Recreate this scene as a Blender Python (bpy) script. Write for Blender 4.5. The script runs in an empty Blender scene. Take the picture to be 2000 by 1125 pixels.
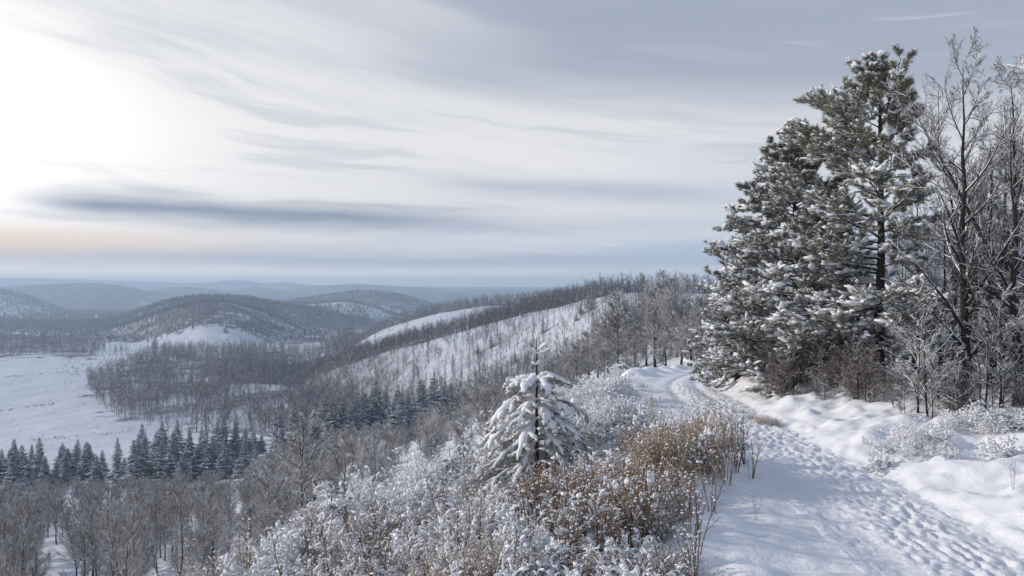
import bpy, math, random
import numpy as np
from mathutils import Vector, Matrix

sc = bpy.context.scene
C = sc.collection
RNG = np.random.default_rng(7)
F = 1500.0          # focal length in photo pixels (photo 2000 px wide)
CAMZ = 4.0
HOR = 562.0

# ------------------------------------------------------------------ camera
cam_d = bpy.data.cameras.new("camera")
cam_d.lens = 27.0; cam_d.sensor_width = 36.0
cam_d.clip_start = 0.1; cam_d.clip_end = 60000
cam = bpy.data.objects.new("camera", cam_d); C.objects.link(cam)
cam.location = (0, 0, CAMZ); cam.rotation_euler = (math.radians(90), 0, 0)
sc.camera = cam
sc.view_settings.view_transform = 'Standard'; sc.view_settings.look = 'None'
sc.view_settings.exposure = 0.0; sc.view_settings.gamma = 1.0
sc.cycles.use_denoising = True
sc.cycles.max_bounces = 5; sc.cycles.diffuse_bounces = 3; sc.cycles.glossy_bounces = 1
sc.cycles.transmission_bounces = 1; sc.cycles.transparent_max_bounces = 4; sc.cycles.volume_bounces = 1
sc.cycles.caustics_reflective = False; sc.cycles.caustics_refractive = False
sc.cycles.use_adaptive_sampling = True; sc.cycles.adaptive_threshold = 0.02

def lin(r, g, b):
    f = lambda c: (c/255/12.92 if c/255 <= .04045 else ((c/255+.055)/1.055)**2.4)
    return (f(r), f(g), f(b), 1.0)

# ------------------------------------------------------------------ node expression helper
class X:
    """a socket with arithmetic that builds Math nodes"""
    def __init__(s, nt, sock): s.nt = nt; s.s = sock
    def _op(s, op, a, b=None, c=None):
        n = s.nt.nodes.new('ShaderNodeMath'); n.operation = op
        for i, v in enumerate((a, b, c)):
            if v is None: continue
            if isinstance(v, X): s.nt.links.new(v.s, n.inputs[i])
            else: n.inputs[i].default_value = float(v)
        return X(s.nt, n.outputs[0])
    def __add__(s, o): return s._op('ADD', s, o)
    __radd__ = __add__
    def __sub__(s, o): return s._op('SUBTRACT', s, o)
    def __rsub__(s, o): return s._op('SUBTRACT', o, s)
    def __mul__(s, o): return s._op('MULTIPLY', s, o)
    __rmul__ = __mul__
    def __truediv__(s, o): return s._op('DIVIDE', s, o)
    def f(s, op, b=None, c=None): return s._op(op, s, b, c)
    def clamp(s): return s._op('MULTIPLY_ADD', s, 1.0, 0.0)._clampit()
    def _clampit(s): s.s.node.use_clamp = True; return s
    def smooth(s, a, b):
        n = s.nt.nodes.new('ShaderNodeMapRange'); n.interpolation_type = 'SMOOTHSTEP'
        s.nt.links.new(s.s, n.inputs[0]); n.inputs[1].default_value = a; n.inputs[2].default_value = b
        return X(s.nt, n.outputs[0])
def gauss(x, c, w):
    d = (x - c) / w
    return ((d*d)*-1.0).f('EXPONENT')
def noise(nt, vec, scale, detail=4, rough=.55, dist=0.0):
    n = nt.nodes.new('ShaderNodeTexNoise'); n.inputs['Scale'].default_value = scale
    n.inputs['Detail'].default_value = detail; n.inputs['Roughness'].default_value = rough
    n.inputs['Distortion'].default_value = dist
    if vec is not None: nt.links.new(vec, n.inputs['Vector'])
    return X(nt, n.outputs[0])
def comb(nt, x, y, z=0.0):
    n = nt.nodes.new('ShaderNodeCombineXYZ')
    for i, v in enumerate((x, y, z)):
        if isinstance(v, X): nt.links.new(v.s, n.inputs[i])
        else: n.inputs[i].default_value = v
    return n.outputs[0]
def mixc(nt, fac, a, b):
    n = nt.nodes.new('ShaderNodeMix'); n.data_type = 'RGBA'
    for k, v in ((0, fac), (6, a), (7, b)):
        if isinstance(v, X): v = v.s
        if isinstance(v, (tuple, list)): n.inputs[k].default_value = v
        elif isinstance(v, (int, float)): n.inputs[k].default_value = v
        else: nt.links.new(v, n.inputs[k])
    return n.outputs[2]

# ------------------------------------------------------------------ world: high streaky cloud
SUN_AZ, SUN_EL = math.radians(-80), math.radians(20)
w = bpy.data.worlds.new("World"); sc.world = w; w.use_nodes = True
nt = w.node_tree; nt.nodes.clear()
out = nt.nodes.new('ShaderNodeOutputWorld'); bg = nt.nodes.new('ShaderNodeBackground')
nt.links.new(bg.outputs[0], out.inputs[0])
tc = nt.nodes.new('ShaderNodeTexCoord'); sp = nt.nodes.new('ShaderNodeSeparateXYZ')
nt.links.new(tc.outputs['Generated'], sp.inputs[0])
dx, dy, dz = (X(nt, sp.outputs[i]) for i in range(3))
az = dx.f('ARCTAN2', dy) * (180/math.pi)
el = dz.f('ARCSINE') * (180/math.pi)
ramp = nt.nodes.new('ShaderNodeValToRGB'); cr = ramp.color_ramp
stops = [(0.0, (255,255,255)), (.9, (252,250,250)), (1.6, (229,230,232)), (3.0, (217,220,226)), (6, (226,227,230)), (11, (220,222,226)),
         (16, (192,200,212)), (20, (176,186,202)), (30, (140,155,184)), (50, (118,138,176)), (90, (108,130,172))]
while len(cr.elements) < len(stops): cr.elements.new(0.5)
for e, (p, c) in zip(cr.elements, stops): e.position = p/90; e.color = lin(*c)
nt.links.new((el/90).clamp().s, ramp.inputs[0])
col = ramp.outputs[0]
# streaks running to a far vanishing point on the right
wob = noise(nt, comb(nt, az*0.035, el*0.10), 1.0, 3)
tilt = el*(1.0 + az*0.0095) + (wob - .5)*5
n1 = noise(nt, comb(nt, az*0.030, tilt*0.42, 3.1), 1.0, 4, .5, .1)
n2 = noise(nt, comb(nt, az*0.022, tilt*0.22, 8.4), 1.0, 3, .5)
n3 = noise(nt, comb(nt, az*0.060, tilt*0.75, 5.4), 1.0, 5, .5, .25)
# slate-blue cloud deck at upper right, its lower edge sloping down to the right
edge = el + az*0.16 + (n2 - .5)*9 + (n1 - .5)*3
deck = edge.smooth(13.5, 19)*az.smooth(-12, 6)
col = mixc(nt, (deck*.80).clamp(), col, lin(154,165,184))
col = mixc(nt, (n1.smooth(.50, .70)*.38).clamp(), col, lin(178,188,204))
col = mixc(nt, (n3.smooth(.52, .72)*.22).clamp(), col, lin(166,178,196))
col = mixc(nt, (n2.smooth(.48, .66)*(1.0-deck)*.55).clamp(), col, lin(240,241,244))
col = mixc(nt, (n3.smooth(.40, .24)*.45).clamp(), col, lin(242,243,246))
# slate patch upper middle, soft grey at the top left
col = mixc(nt, (gauss(az, -3, 9)*gauss(el + az*.15 + (n1-.5)*5, 15.8, 1.9)*.55).clamp(), col, lin(166,175,192))
col = mixc(nt, (gauss(az, -16, 12)*gauss(el + az*.15, 18.5, 1.8)*.45*n3.smooth(.3,.6)).clamp(), col, lin(180,187,200))
col = mixc(nt, (gauss(az, 1, 22)*gauss(el + az*.12 + (n1-.5)*6, 10.5, 3.0)*.6).clamp(), col, lin(238,239,242))
col = mixc(nt, (gauss(az, 20, 12)*gauss(el, 7.6, 3.2)*.40).clamp(), col, lin(178,192,212))
# pale soft puff right of centre
col = mixc(nt, (gauss(az, 13, 3.2)*gauss(el + (n3-.5)*2, 10.1, .55)*.5).clamp(), col, lin(226,230,236))
# bright veil around the hidden sun
col = mixc(nt, (gauss(az, -28, 17)*gauss(el + az*.1, 7.5, 8)*.62*(1.0 - n3.smooth(.48,.68)*.5)).clamp(), col, (.98,.975,.97,1))
col = mixc(nt, (gauss(az, -41, 12.5)*gauss(el + (n1-.5)*3, 9.5, 8)*(1.6 - n3.smooth(.5,.66)*.5)).clamp(), col, (1.3,1.27,1.23,1))
col = mixc(nt, (n3.smooth(.53, .64)*az.smooth(-36,-22)*gauss(el, 11, 6)*.35).clamp(), col, lin(190,196,207))
# long dark bar low on the left, its tail fading to the right, and a thinner one below
wv = (noise(nt, comb(nt, az*.07, el*.5, 2.2), 1.0, 5, .6) - .5)
e2 = el + wv*1.5
m = az.smooth(-35, -28)*(1.0 - az.smooth(-13, 5))*(.80 + n1*.4)
col = mixc(nt, (gauss(e2 + (az+24)*.02, 4.55, .28)*az.smooth(-36,-31)*(1.0-az.smooth(-30,-10))*.4).clamp(), col, lin(190,190,196))
col = mixc(nt, (gauss(e2 + (az+20)*0.03, 5.35, .72)*m*1.0).clamp(), col, lin(140,151,170))
col = mixc(nt, (gauss(e2 + (az+20)*0.025, 6.35, .35)*az.smooth(-32,-20)*(1.0 - az.smooth(-10, 6))*n3.smooth(.35,.6)*.6).clamp(), col, lin(165,173,188))
m = az.smooth(-10, 0)*(1.0 - az.smooth(10, 22))
col = mixc(nt, (gauss(e2 + (az-8)*0.05, 7.1, .75)*m*.62).clamp(), col, lin(164,177,197))
col = mixc(nt, (gauss(e2, 4.6, .5)*az.smooth(-16, -4)*.32).clamp(), col, lin(178,189,206))
col = mixc(nt, (gauss(e2, 2.0, .62)*(1.0 - az.smooth(0, 30)*.3)*.85).clamp(), col, lin(172,182,200))
# warm band near the horizon at far left
col = mixc(nt, (gauss(az, -38, 17)*gauss(el, 3.0, .95)*.85).clamp(), col, lin(252,219,184))
col = mixc(nt, (gauss(az, -30, 34)*gauss(el, .7, .7)*.95).clamp(), col, (1.42,1.28,1.12,1))
col = mixc(nt, (gauss(az, -40, 14)*gauss(el, 1.9, .35)*.5).clamp(), col, lin(250,226,205))
# blue shelf low on the right
col = mixc(nt, (gauss(e2, 2.7, .75)*az.smooth(2, 12)*.65).clamp(), col, lin(166,187,214))
warm = nt.nodes.new('ShaderNodeMix'); warm.data_type = 'RGBA'; warm.blend_type = 'MULTIPLY'; warm.inputs[0].default_value = 1.0
nt.links.new(col, warm.inputs[6]); warm.inputs[7].default_value = (1.05, 1.025, 1.0, 1); col = warm.outputs[2]
nt.links.new(col, bg.inputs[0]); bg.inputs[1].default_value = 1.0

# ------------------------------------------------------------------ sun
sd = bpy.data.lights.new("sun", 'SUN'); sd.energy = 3.1; sd.angle = math.radians(1.5); sd.color = (1.0, .88, .75)
so = bpy.data.objects.new("sun", sd); C.objects.link(so)
v = Vector((math.sin(SUN_AZ)*math.cos(SUN_EL), math.cos(SUN_AZ)*math.cos(SUN_EL), math.sin(SUN_EL)))
so.rotation_euler = v.to_track_quat('Z', 'Y').to_euler(); so.location = (-60, 10, 60)

# ------------------------------------------------------------------ materials
def newmat(name):
    m = bpy.data.materials.new(name); m.use_nodes = True
    nt = m.node_tree; b = nt.nodes['Principled BSDF']
    b.inputs['Specular IOR Level'].default_value = .25
    return m, nt, b
def bump(nt, b, h, strength, dist):
    n = nt.nodes.new('ShaderNodeBump'); n.inputs['Strength'].default_value = strength
    n.inputs['Distance'].default_value = dist
    nt.links.new(h.s, n.inputs['Height']); nt.links.new(n.outputs[0], b.inputs['Normal'])
SNOW = (.83, .86, .91, 1)
def snow_mat(name, col=SNOW, sc1=9., st=.5, dist=.04):
    m, nt, b = newmat(name)
    g = nt.nodes.new('ShaderNodeNewGeometry')
    h = noise(nt, g.outputs['Position'], sc1, 6, .6) + noise(nt, g.outputs['Position'], sc1*.23, 3)*1.5
    b.inputs['Base Color'].default_value = col; b.inputs['Roughness'].default_value = .62
    bump(nt, b, h, st, dist)
    return m
M_SNOW = snow_mat('snow_soft', sc1=14., st=.5, dist=.035)
M_PATH = snow_mat('snow_trodden', (.80,.83,.885,1), 14., .8, .035)
M_SNOWB = snow_mat('snow_clump', (.84,.86,.90,1), 30., .4, .01)

def barky(name, bark, snow_lo, snow_hi, bark2=None, rough=.85, nscale=6., namp=.5, snow=(.80,.83,.88,1), side=0.0):
    """bark or needles with snow lying on whatever faces the sky (and a little on the windward side)"""
    m, nt, b = newmat(name)
    g = nt.nodes.new('ShaderNodeNewGeometry'); s = nt.nodes.new('ShaderNodeSeparateXYZ')
    nt.links.new(g.outputs['Normal'], s.inputs[0])
    n = noise(nt, g.outputs['Position'], nscale, 3)
    up = X(nt, s.outputs[2]) + (n - .5)*namp*2
    if side: up = up + X(nt, s.outputs[0])*(-side)
    fac = up.smooth(snow_lo, snow_hi)
    oi = nt.nodes.new('ShaderNodeObjectInfo'); r = X(nt, oi.outputs['Random'])
    base = mixc(nt, noise(nt, g.outputs['Position'], nscale*1.7, 3).smooth(.3, .7), bark, bark2 or tuple(c*.6 for c in bark[:3])+(1,))
    hs = nt.nodes.new('ShaderNodeHueSaturation'); nt.links.new(base, hs.inputs['Color'])
    nt.links.new((r*.5+.75).s, hs.inputs['Value'])
    nt.links.new(mixc(nt, fac, hs.outputs[0], snow), b.inputs['Base Color'])
    b.inputs['Roughness'].default_value = rough
    return m
M_TRUNK = barky('bark_dark', (.040,.031,.026,1), .45, .85, (.020,.016,.015,1), nscale=9, namp=.35, side=.3)
M_TWIG = barky('twig_frosted', (.055,.041,.034,1), .32, 1.0, (.05,.036,.03,1), nscale=5)
M_TWIGW = barky('twig_rimed', (.20,.155,.125,1), -.40, .5, (.12,.092,.075,1), nscale=5)
M_TWIGD = barky('twig_bare', (.13,.095,.08,1), .0, .8, (.065,.050,.045,1), nscale=2)
M_TWIGR = barky('twig_reddish', (.17,.115,.085,1), .0, .9, (.09,.06,.045,1), nscale=8)
M_FAR = barky('far_tree', (.165,.125,.11,1), .1, 1.1, (.085,.072,.072,1), nscale=.03, namp=.6)
M_PINEBARK = barky('pine_bark', (.055,.033,.024,1), .5, .9, (.022,.015,.013,1), nscale=7, namp=.4, side=.35)
M_NEEDLE = barky('pine_needles', (.20,.185,.095,1), -.25, 1.05, (.095,.10,.058,1), nscale=1.6, namp=1.1)
M_SPRUCE = barky('spruce_needles', (.018,.034,.032,1), .40, 1.15, (.010,.020,.022,1), nscale=1.3, namp=.6, snow=(.70,.76,.85,1))
M_GRASS = barky('dry_grass', (.42,.30,.18,1), .3, 1.1, (.26,.17,.105,1), nscale=10, namp=.6)
M_WEED = barky('weed_stem', (.12,.072,.046,1), .7, 1.3, (.20,.125,.075,1), nscale=14, namp=.5)
M_STRAW = barky('pale_straw', (.44,.36,.27,1), -.1, .9, (.28,.215,.155,1), nscale=10, namp=.6)

# ------------------------------------------------------------------ noise in numpy
def _hash(ix, iy, seed):
    h = (ix.astype(np.int64)*374761393 + iy.astype(np.int64)*668265263 + seed*974634777) & 0xffffffff
    h = ((h ^ (h >> 13))*1274126177) & 0xffffffff
    return ((h ^ (h >> 16)) & 0xffffff)/float(0xffffff)
def vnoise(x, y, seed=0):
    x = np.asarray(x, float); y = np.asarray(y, float)
    ix, iy = np.floor(x), np.floor(y); fx, fy = x-ix, y-iy
    u = fx*fx*fx*(fx*(fx*6-15)+10); v_ = fy*fy*fy*(fy*(fy*6-15)+10)
    a = _hash(ix, iy, seed); b = _hash(ix+1, iy, seed); c = _hash(ix, iy+1, seed); d = _hash(ix+1, iy+1, seed)
    return (a*(1-u)+b*u)*(1-v_) + (c*(1-u)+d*u)*v_ - .5
def fbm(x, y, oct=4, seed=0, rough=.5):
    t = 0; a = 1; f = 1
    for k in range(oct):
        t = t + a*vnoise(x*f+17.3*k, y*f-9.1*k, seed+k); a *= rough; f *= 2.03
    return t
def sstep(x, a, b):
    t = np.clip((x-a)/(b-a), 0, 1); return t*t*(3-2*t)

# ------------------------------------------------------------------ terrain height
TU = np.array([-1200,-300,0,200,400,600,800,1000,1200,1350,1500,1800,2300,3400], float)
TD = np.array([18,30,45,65,100,160,200,260,320,500,700,1500], float)
TZ = np.array([
 [-8,-6.6,-5.8,-4.8,-3.8,-2.6,-1.6,-.9,-.3,0,.2,.5,.6,.6],
 [-15,-12.5,-11.5,-10.8,-9.8,-7.6,-4.8,-2.5,-1.1,-.1,.2,.5,.8,1],
 [-20,-17,-16.3,-15.6,-14.8,-12,-8.4,-5,-2.9,-1.3,-.3,.6,1,1.2],
 [-25,-22,-21,-20.3,-19.4,-16.5,-12.6,-8.6,-5,-2.6,-.8,.7,1.5,2],
 [-34,-29.5,-28.5,-27.5,-26.6,-23.5,-18,-12.5,-7.5,-4,-1.5,.5,1.5,2],
 [-45,-38,-37,-36,-34.5,-32.5,-28.5,-20,-11.5,-7,-3,0,1.5,2],
 [-50,-43,-42,-41,-39.5,-37,-33.5,-25,-14.5,-9,-4,0,1,2],
 [-54,-50,-49,-48,-47,-45.5,-43,-37,-22,-12,-6,-2,0,2],
 [-57,-56,-56,-55,-55,-54,-52,-44,-28,-15,-8,-4,0,0],
 [-58,-56,-56,-56,-56,-56,-56,-50,-36,-24,-14,-8,-4,0],
 [-58,-57,-56,-56,-56,-56,-56,-52,-44,-34,-24,-14,-8,0],
 [-62,-60,-60,-60,-60,-60,-60,-60,-58,-50,-40,-30,-20,-20]], float)
def table(u, D):
    u = np.clip(u, TU[0], TU[-1]); ld = np.log(np.clip(D, TD[0], TD[-1])); L = np.log(TD)
    i = np.clip(np.searchsorted(TU, u)-1, 0, len(TU)-2); j = np.clip(np.searchsorted(L, ld)-1, 0, len(TD)-2)
    a = (u-TU[i])/(TU[i+1]-TU[i]); b = (ld-L[j])/(L[j+1]-L[j])
    return (TZ[j,i]*(1-a)+TZ[j,i+1]*a)*(1-b) + (TZ[j+1,i]*(1-a)+TZ[j+1,i+1]*a)*b
# path centre line x(y)
PY = np.array([-20, 4, 10.7, 12.3, 15, 20.8, 25, 30, 36, 42, 47, 52, 58, 70.])
PX = np.array([5.2,6.0,6.3,6.42,6.55,6.55,6.6,7.0,8.0,9.4,10.9,12.8,15.6,23.])
def smooth_interp(y, X_, Y_):
    ys = np.asarray(y, float); return (np.interp(ys-1.5, X_, Y_)+np.interp(ys, X_, Y_)*2+np.interp(ys+1.5, X_, Y_)+np.interp(ys-3, X_, Y_)*.5+np.interp(ys+3, X_, Y_)*.5)/5
def path_x(y): return smooth_interp(y, PY, PX)
PZY = np.array([-20, 5, 26, 30, 36, 42, 50, 60, 70.]); PZZ = np.array([0,0,0,-.16,-.6,-1.1,-1.65,-2.4,-3.2])
def path_z(y): return smooth_interp(y, PZY, PZZ)
PHW = 1.27
def wobble(x, y): return vnoise(np.asarray(y)*.8, np.asarray(y)*0+np.sign(x)*3, 71)*.16 + vnoise(np.asarray(y)*2.6, np.asarray(y)*0+np.sign(x)*3, 72)*.09

def ridge(u, D, pts, Dk, sf, sb, rnd):
    """pts: (u, photo y) of the crest; Dk number or (u, D) list"""
    pu = np.array([p[0] for p in pts], float); pp = np.array([p[1] for p in pts], float)
    uu = np.clip(u, pu[0], pu[-1])
    def si(x, a, b):
        w_ = 14.; return (np.interp(x-w_, a, b)+np.interp(x+w_, a, b)+2*np.interp(x, a, b))/4
    py = si(uu, pu, pp)
    dk = si(uu, np.array([d[0] for d in Dk], float), np.array([d[1] for d in Dk], float)) if isinstance(Dk, list) else float(Dk)
    cz = CAMZ - dk*(py-HOR)/F
    d = D - dk
    fall = np.where(d < 0, -d*sf, d*sb)
    fall = np.sqrt(fall*fall + rnd*rnd) - rnd
    out_ = np.maximum(0, np.maximum(pu[0]-u, u-pu[-1]))*dk/F*.25
    return cz - fall - out_
E_PTS = [(540,800),(600,742),(650,722),(750,690),(850,661),(930,640),(1000,621),(1060,607),(1130,591),(1200,577),(1260,572),(1340,576),(1500,575)]
E_D = [(540,470),(650,455),(850,410),(1000,380),(1200,330),(1340,310)]
def e_crest(u): return np.interp(u, [d[0] for d in E_D], [d[1] for d in E_D])
RIDGES = [
 (E_PTS, E_D, .33, .10, 4),
 ([(690,680),(740,648),(800,628),(860,612),(930,601),(1000,597)], 620, .24, .1, 6),
 ([(620,690),(650,672),(700,655),(760,628),(820,610),(870,599),(1000,585),(1100,577),(1200,572),(1300,570),(1500,574)], 860, .16, .08, 10),
 ([(-500,745),(-100,728),(0,702),(130,668),(250,634),(300,615),(350,600),(400,589),(450,592),(500,606),(560,628),(620,652),(670,675)], 1050, .17, .12, 12),
 ([(-300,690),(0,690),(100,668),(250,618),(340,588),(400,583),(480,585),(540,596),(600,606),(660,618)], 1330, .14, .1, 15),
 ([(440,612),(480,606),(540,600),(600,594),(680,590),(730,600),(760,614),(820,645)], 1560, .17, .1, 12),
 ([(440,600),(500,594),(560,591),(620,582),(700,571),(760,574),(800,582),(830,592),(880,610)], 2050, .2, .12, 16),
 ([(-700,545),(-200,553),(0,568),(60,582),(100,598),(160,622),(230,650),(300,670)], 2000, .2, .12, 30),
 ([(-700,560),(-100,560),(0,558),(100,555),(180,552),(230,556),(280,566),(330,576),(380,586),(450,600)], 3000, .2, .12, 40),
 ([(240,580),(300,564),(360,559),(400,562),(440,570),(480,581)], 3800, .2, .2, 40),
 ([(380,580),(440,568),(480,562),(510,560),(560,567),(620,580)], 4300, .2, .2, 40),
 ([(540,573),(580,562),(620,557),(660,561),(720,573)], 5000, .2, .2, 40),
 ([(-900,540),(0,543),(100,544),(200,547),(350,552),(400,552),(430,549),(460,546),(490,549),(520,554),(560,550),(600,556),(700,558),(900,560),(1400,559),(2600,556)], 7000, .15, .15, 60),
 ([(590,566),(640,557),(680,554),(720,555),(780,559),(850,563),(940,567),(1040,565),(1120,563),(1200,560),(1400,566),(2600,560)], 4600, .2, .2, 40),
 ([(1060,580),(1110,567),(1150,558),(1180,554),(1250,556),(1300,563),(1350,578)], 2600, .2, .2, 20),
 ([(700,590),(780,574),(850,569),(900,571),(960,577)], 3600, .2, .2, 40),
 ([(1280,570),(1320,559),(1360,557),(1450,556),(1700,560),(2500,558)], 4200, .2, .2, 30)]

def base_z(x, y):
    x = np.asarray(x, float); y = np.asarray(y, float)
    D = np.maximum(y, 1.0); u = 1000 + F*x/np.maximum(D, 6.0)
    t = table(u, D)
    px = path_x(np.clip(y, -20, 70)); pz = path_z(np.clip(y, -20, 70))
    a = np.maximum(0, (px-3.4) - x)
    near = pz - .13*a - .007*a*a*np.clip((y+10)/20, .3, 1) - .03*np.maximum(0, y-15)*sstep(a, 0, 4)
    r = np.maximum(0, x - (px+1.5)); near = near + .35*sstep(r, 0, 4.) + .02*r
    b0 = np.interp(u, [300,1000,1200], [10.5,15,16.5]); b1 = np.interp(u, [300,1000,1200], [20,28,34])
    b = sstep((y-b0)/(b1-b0), 0, 1)
    # keep the path shelf level beyond the blend
    shelf = sstep(a, 6.5, 0)*sstep(D, 95, 60)
    t2 = t*(1-shelf) + near*shelf
    z = near*(1-b) + t2*b
    far = D > 90
    if np.any(far):
        uf = np.where(far, u, 1000.); zf = z.copy()
        soft = 3.0
        for pts, dk, sf, sb, rnd in RIDGES:
            r_ = ridge(u, D, pts, dk, sf, sb, rnd)
            k = np.clip(D*.008, 2., 25.)
            m = np.maximum(zf, r_); dlt = np.abs(zf-r_)
            zf = m + np.maximum(0, k-dlt)**2/(4*k)*.5
        z = np.where(far, z*(1-sstep(D, 90, 200)) + zf*sstep(D, 90, 200), z)
    z = np.where(D > 150, z + (fbm(x/60., y/60., 3, 5)*2.5 + fbm(x/14., y/6., 2, 6)*.7*sstep(D, 900, 600))*np.clip((D-150)/250, 0, 1), z)
    return z

def ground(x, y):
    z = base_z(x, y)
    y_ = np.clip(y, -20, 70); px = path_x(y_)
    dxp = x - px
    # snow banks either side of the path, lumpy drifts, a trough where the path runs
    on = sstep(y, 75, 60)
    wb = wobble(dxp, y); r = dxp - PHW + wb; l = -dxp - PHW + wb
    lum = fbm(x*.9+3, y*.9, 3, 11)*.30 + fbm(x*1.5, y*3.0, 2, 19)*.13 + np.abs(fbm(x*.42, y*.8, 2, 13))*.2
    bankr = (.13 + .20*sstep(r, .1, 1.1))*sstep(r, -.04, .34) + lum*sstep(r, .15, 1.0)*(1-.5*sstep(r, 3, 5))
    bankl = .06*sstep(l, -.1, .9)*sstep(l, 5, 1) + (fbm(x*.55, y*.75, 2, 17)*.7)*sstep(l, .0, 2.2) + .10*sstep(l, .2, 2.)*sstep(l, 4, 2)
    trough = -.22*sstep(np.abs(dxp) + wb, PHW-.08, PHW-.5)
    z = z + on*(np.where(dxp > 0, bankr, bankl) + trough)
    fine = sstep(y, 60, 40)
    z = z + fine*((fbm(x*2.3, y*2.3, 2, 21)*.06 + fbm(x*5.5, y*4.5, 2, 22)*.028)*sstep(np.abs(dxp), PHW-.1, PHW+.5)) + fine*np.maximum(0, fbm(x*4, y*4, 2, 23)+.05)*.16*np.exp(-((r-.12)/.22)**2)*(dxp > 0)
    return z
def gz(x, y): return float(ground(np.array([float(x)]), np.array([float(y)]))[0])

# ------------------------------------------------------------------ mesh helpers
def mesh_np(name, V, Fq, mats, mi=None, smooth=True):
    V = np.asarray(V, np.float32); nf = sum(len(f) for f in Fq)
    me = bpy.data.meshes.new(name)
    me.vertices.add(len(V)); me.vertices.foreach_set('co', V.ravel())
    loops = np.concatenate([f.ravel() for f in Fq]).astype(np.int32)
    tot = np.concatenate([np.full(len(f), f.shape[1], np.int32) for f in Fq])
    start = np.concatenate([[0], np.cumsum(tot)[:-1]]).astype(np.int32)
    me.loops.add(len(loops)); me.loops.foreach_set('vertex_index', loops)
    me.polygons.add(nf); me.polygons.foreach_set('loop_start', start)
    if not isinstance(mats, (list, tuple)): mats = [mats]
    for m in mats: me.materials.append(m)
    if mi is not None: me.polygons.foreach_set('material_index', np.asarray(mi, np.int32))
    me.polygons.foreach_set('use_smooth', np.full(nf, bool(smooth)))
    me.update(calc_edges=True)
    return me
class G:
    """collects vertex and face arrays, one material per chunk"""
    def __init__(s): s.V = []; s.F = []; s.M = []; s.n = 0
    def add(s, V, Fa, m=0):
        if len(V) == 0: return s
        s.V.append(V); s.F.append(Fa + s.n); s.M.append(np.full(len(Fa), m)); s.n += len(V); return s
    def mesh(s, name, mats, smooth=True):
        return mesh_np(name, np.concatenate(s.V), s.F, mats, np.concatenate(s.M), smooth)
def norm(v): return v/np.maximum(np.linalg.norm(v, axis=-1, keepdims=True), 1e-9)
def tubes(P, R, sides=4, squash=1.0):
    N, K, _ = P.shape
    T = np.empty_like(P); T[:,1:-1] = P[:,2:]-P[:,:-2]; T[:,0] = P[:,1]-P[:,0]; T[:,-1] = P[:,-1]-P[:,-2]
    T = norm(T)
    ref = np.zeros_like(T); ref[...,2] = 1; ref[np.abs(T[...,2]) > .9] = (1,0,0)
    A = norm(np.cross(T, ref)); B = np.cross(A, T)
    th = np.arange(sides)*2*math.pi/sides + .5
    V = P[:,:,None,:] + R[:,:,None,None]*(np.cos(th)[None,None,:,None]*A[:,:,None,:] + squash*np.sin(th)[None,None,:,None]*B[:,:,None,:])
    idx = np.arange(N*K*sides).reshape(N, K, sides); nx = np.roll(idx, -1, axis=2)
    Fq = np.stack([idx[:,:-1], idx[:,1:], nx[:,1:], nx[:,:-1]], -1).reshape(-1, 4)
    return V.reshape(-1, 3), Fq[:, ::-1].copy()
def scatter(tv, tf, pos, rot=None, scl=None):
    """rot: (N,3,3), scl: (N,) or (N,3)"""
    N = len(pos); V = np.broadcast_to(tv, (N,)+tv.shape).copy()
    if scl is not None: V *= (scl[:,None,None] if scl.ndim == 1 else scl[:,None,:])
    if rot is not None: V = np.einsum('nij,nkj->nki', rot, V)
    V += pos[:,None,:]
    return V.reshape(-1, 3), (tf[None] + (np.arange(N)*len(tv))[:,None,None]).reshape(-1, tf.shape[1])
def frames(d, rng=RNG):
    """rotation whose local Z looks along d, random spin"""
    d = norm(d); r = norm(rng.normal(size=d.shape)); a = norm(np.cross(d, r)); b = np.cross(d, a)
    return np.stack([a, b, d], -1)
def upframes(d, rng=RNG):
    """local X along d, local Z as near up as possible"""
    d = norm(d); up = np.zeros_like(d); up[:,2] = 1; up += rng.normal(size=d.shape)*.18
    y = norm(np.cross(up, d)); z = np.cross(d, y)
    return np.stack([d, y, z], -1)
def ico(sub=1, lump=0., seed=0):
    t = (1+5**.5)/2
    v = [(-1,t,0),(1,t,0),(-1,-t,0),(1,-t,0),(0,-1,t),(0,1,t),(0,-1,-t),(0,1,-t),(t,0,-1),(t,0,1),(-t,0,-1),(-t,0,1)]
    f = [(0,11,5),(0,5,1),(0,1,7),(0,7,10),(0,10,11),(1,5,9),(5,11,4),(11,10,2),(10,7,6),(7,1,8),(3,9,4),(3,4,2),(3,2,6),(3,6,8),(3,8,9),(4,9,5),(2,4,11),(6,2,10),(8,6,7),(9,8,1)]
    v = [Vector(p).normalized() for p in v]
    for _ in range(sub):
        nf = []; cache = {}
        def mid(a, b):
            k = (min(a,b), max(a,b))
            if k not in cache: cache[k] = len(v); v.append(((v[a]+v[b])/2).normalized())
            return cache[k]
        for a, b, c in f:
            x, y, z = mid(a,b), mid(b,c), mid(c,a); nf += [(a,x,z),(b,y,x),(c,z,y),(x,y,z)]
        f = nf
    V = np.array([tuple(p) for p in v]); r = np.random.default_rng(seed)
    if lump: V *= 1 + r.uniform(-lump, lump, (len(V), 1))
    return V, np.array(f)
BLOB0 = ico(0, .15, 1); BLOB1 = ico(1, .12, 2); BLOBR = [ico(1, .34, k) for k in (4,5,6)]
PUFF = ico(2, 0, 3); PUFF = (PUFF[0]*(1+.35*fbm(PUFF[0][:,0]*1.6+PUFF[0][:,2]*1.1, PUFF[0][:,1]*1.6-PUFF[0][:,2]*1.3, 3, 50))[:,None], PUFF[1])

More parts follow.
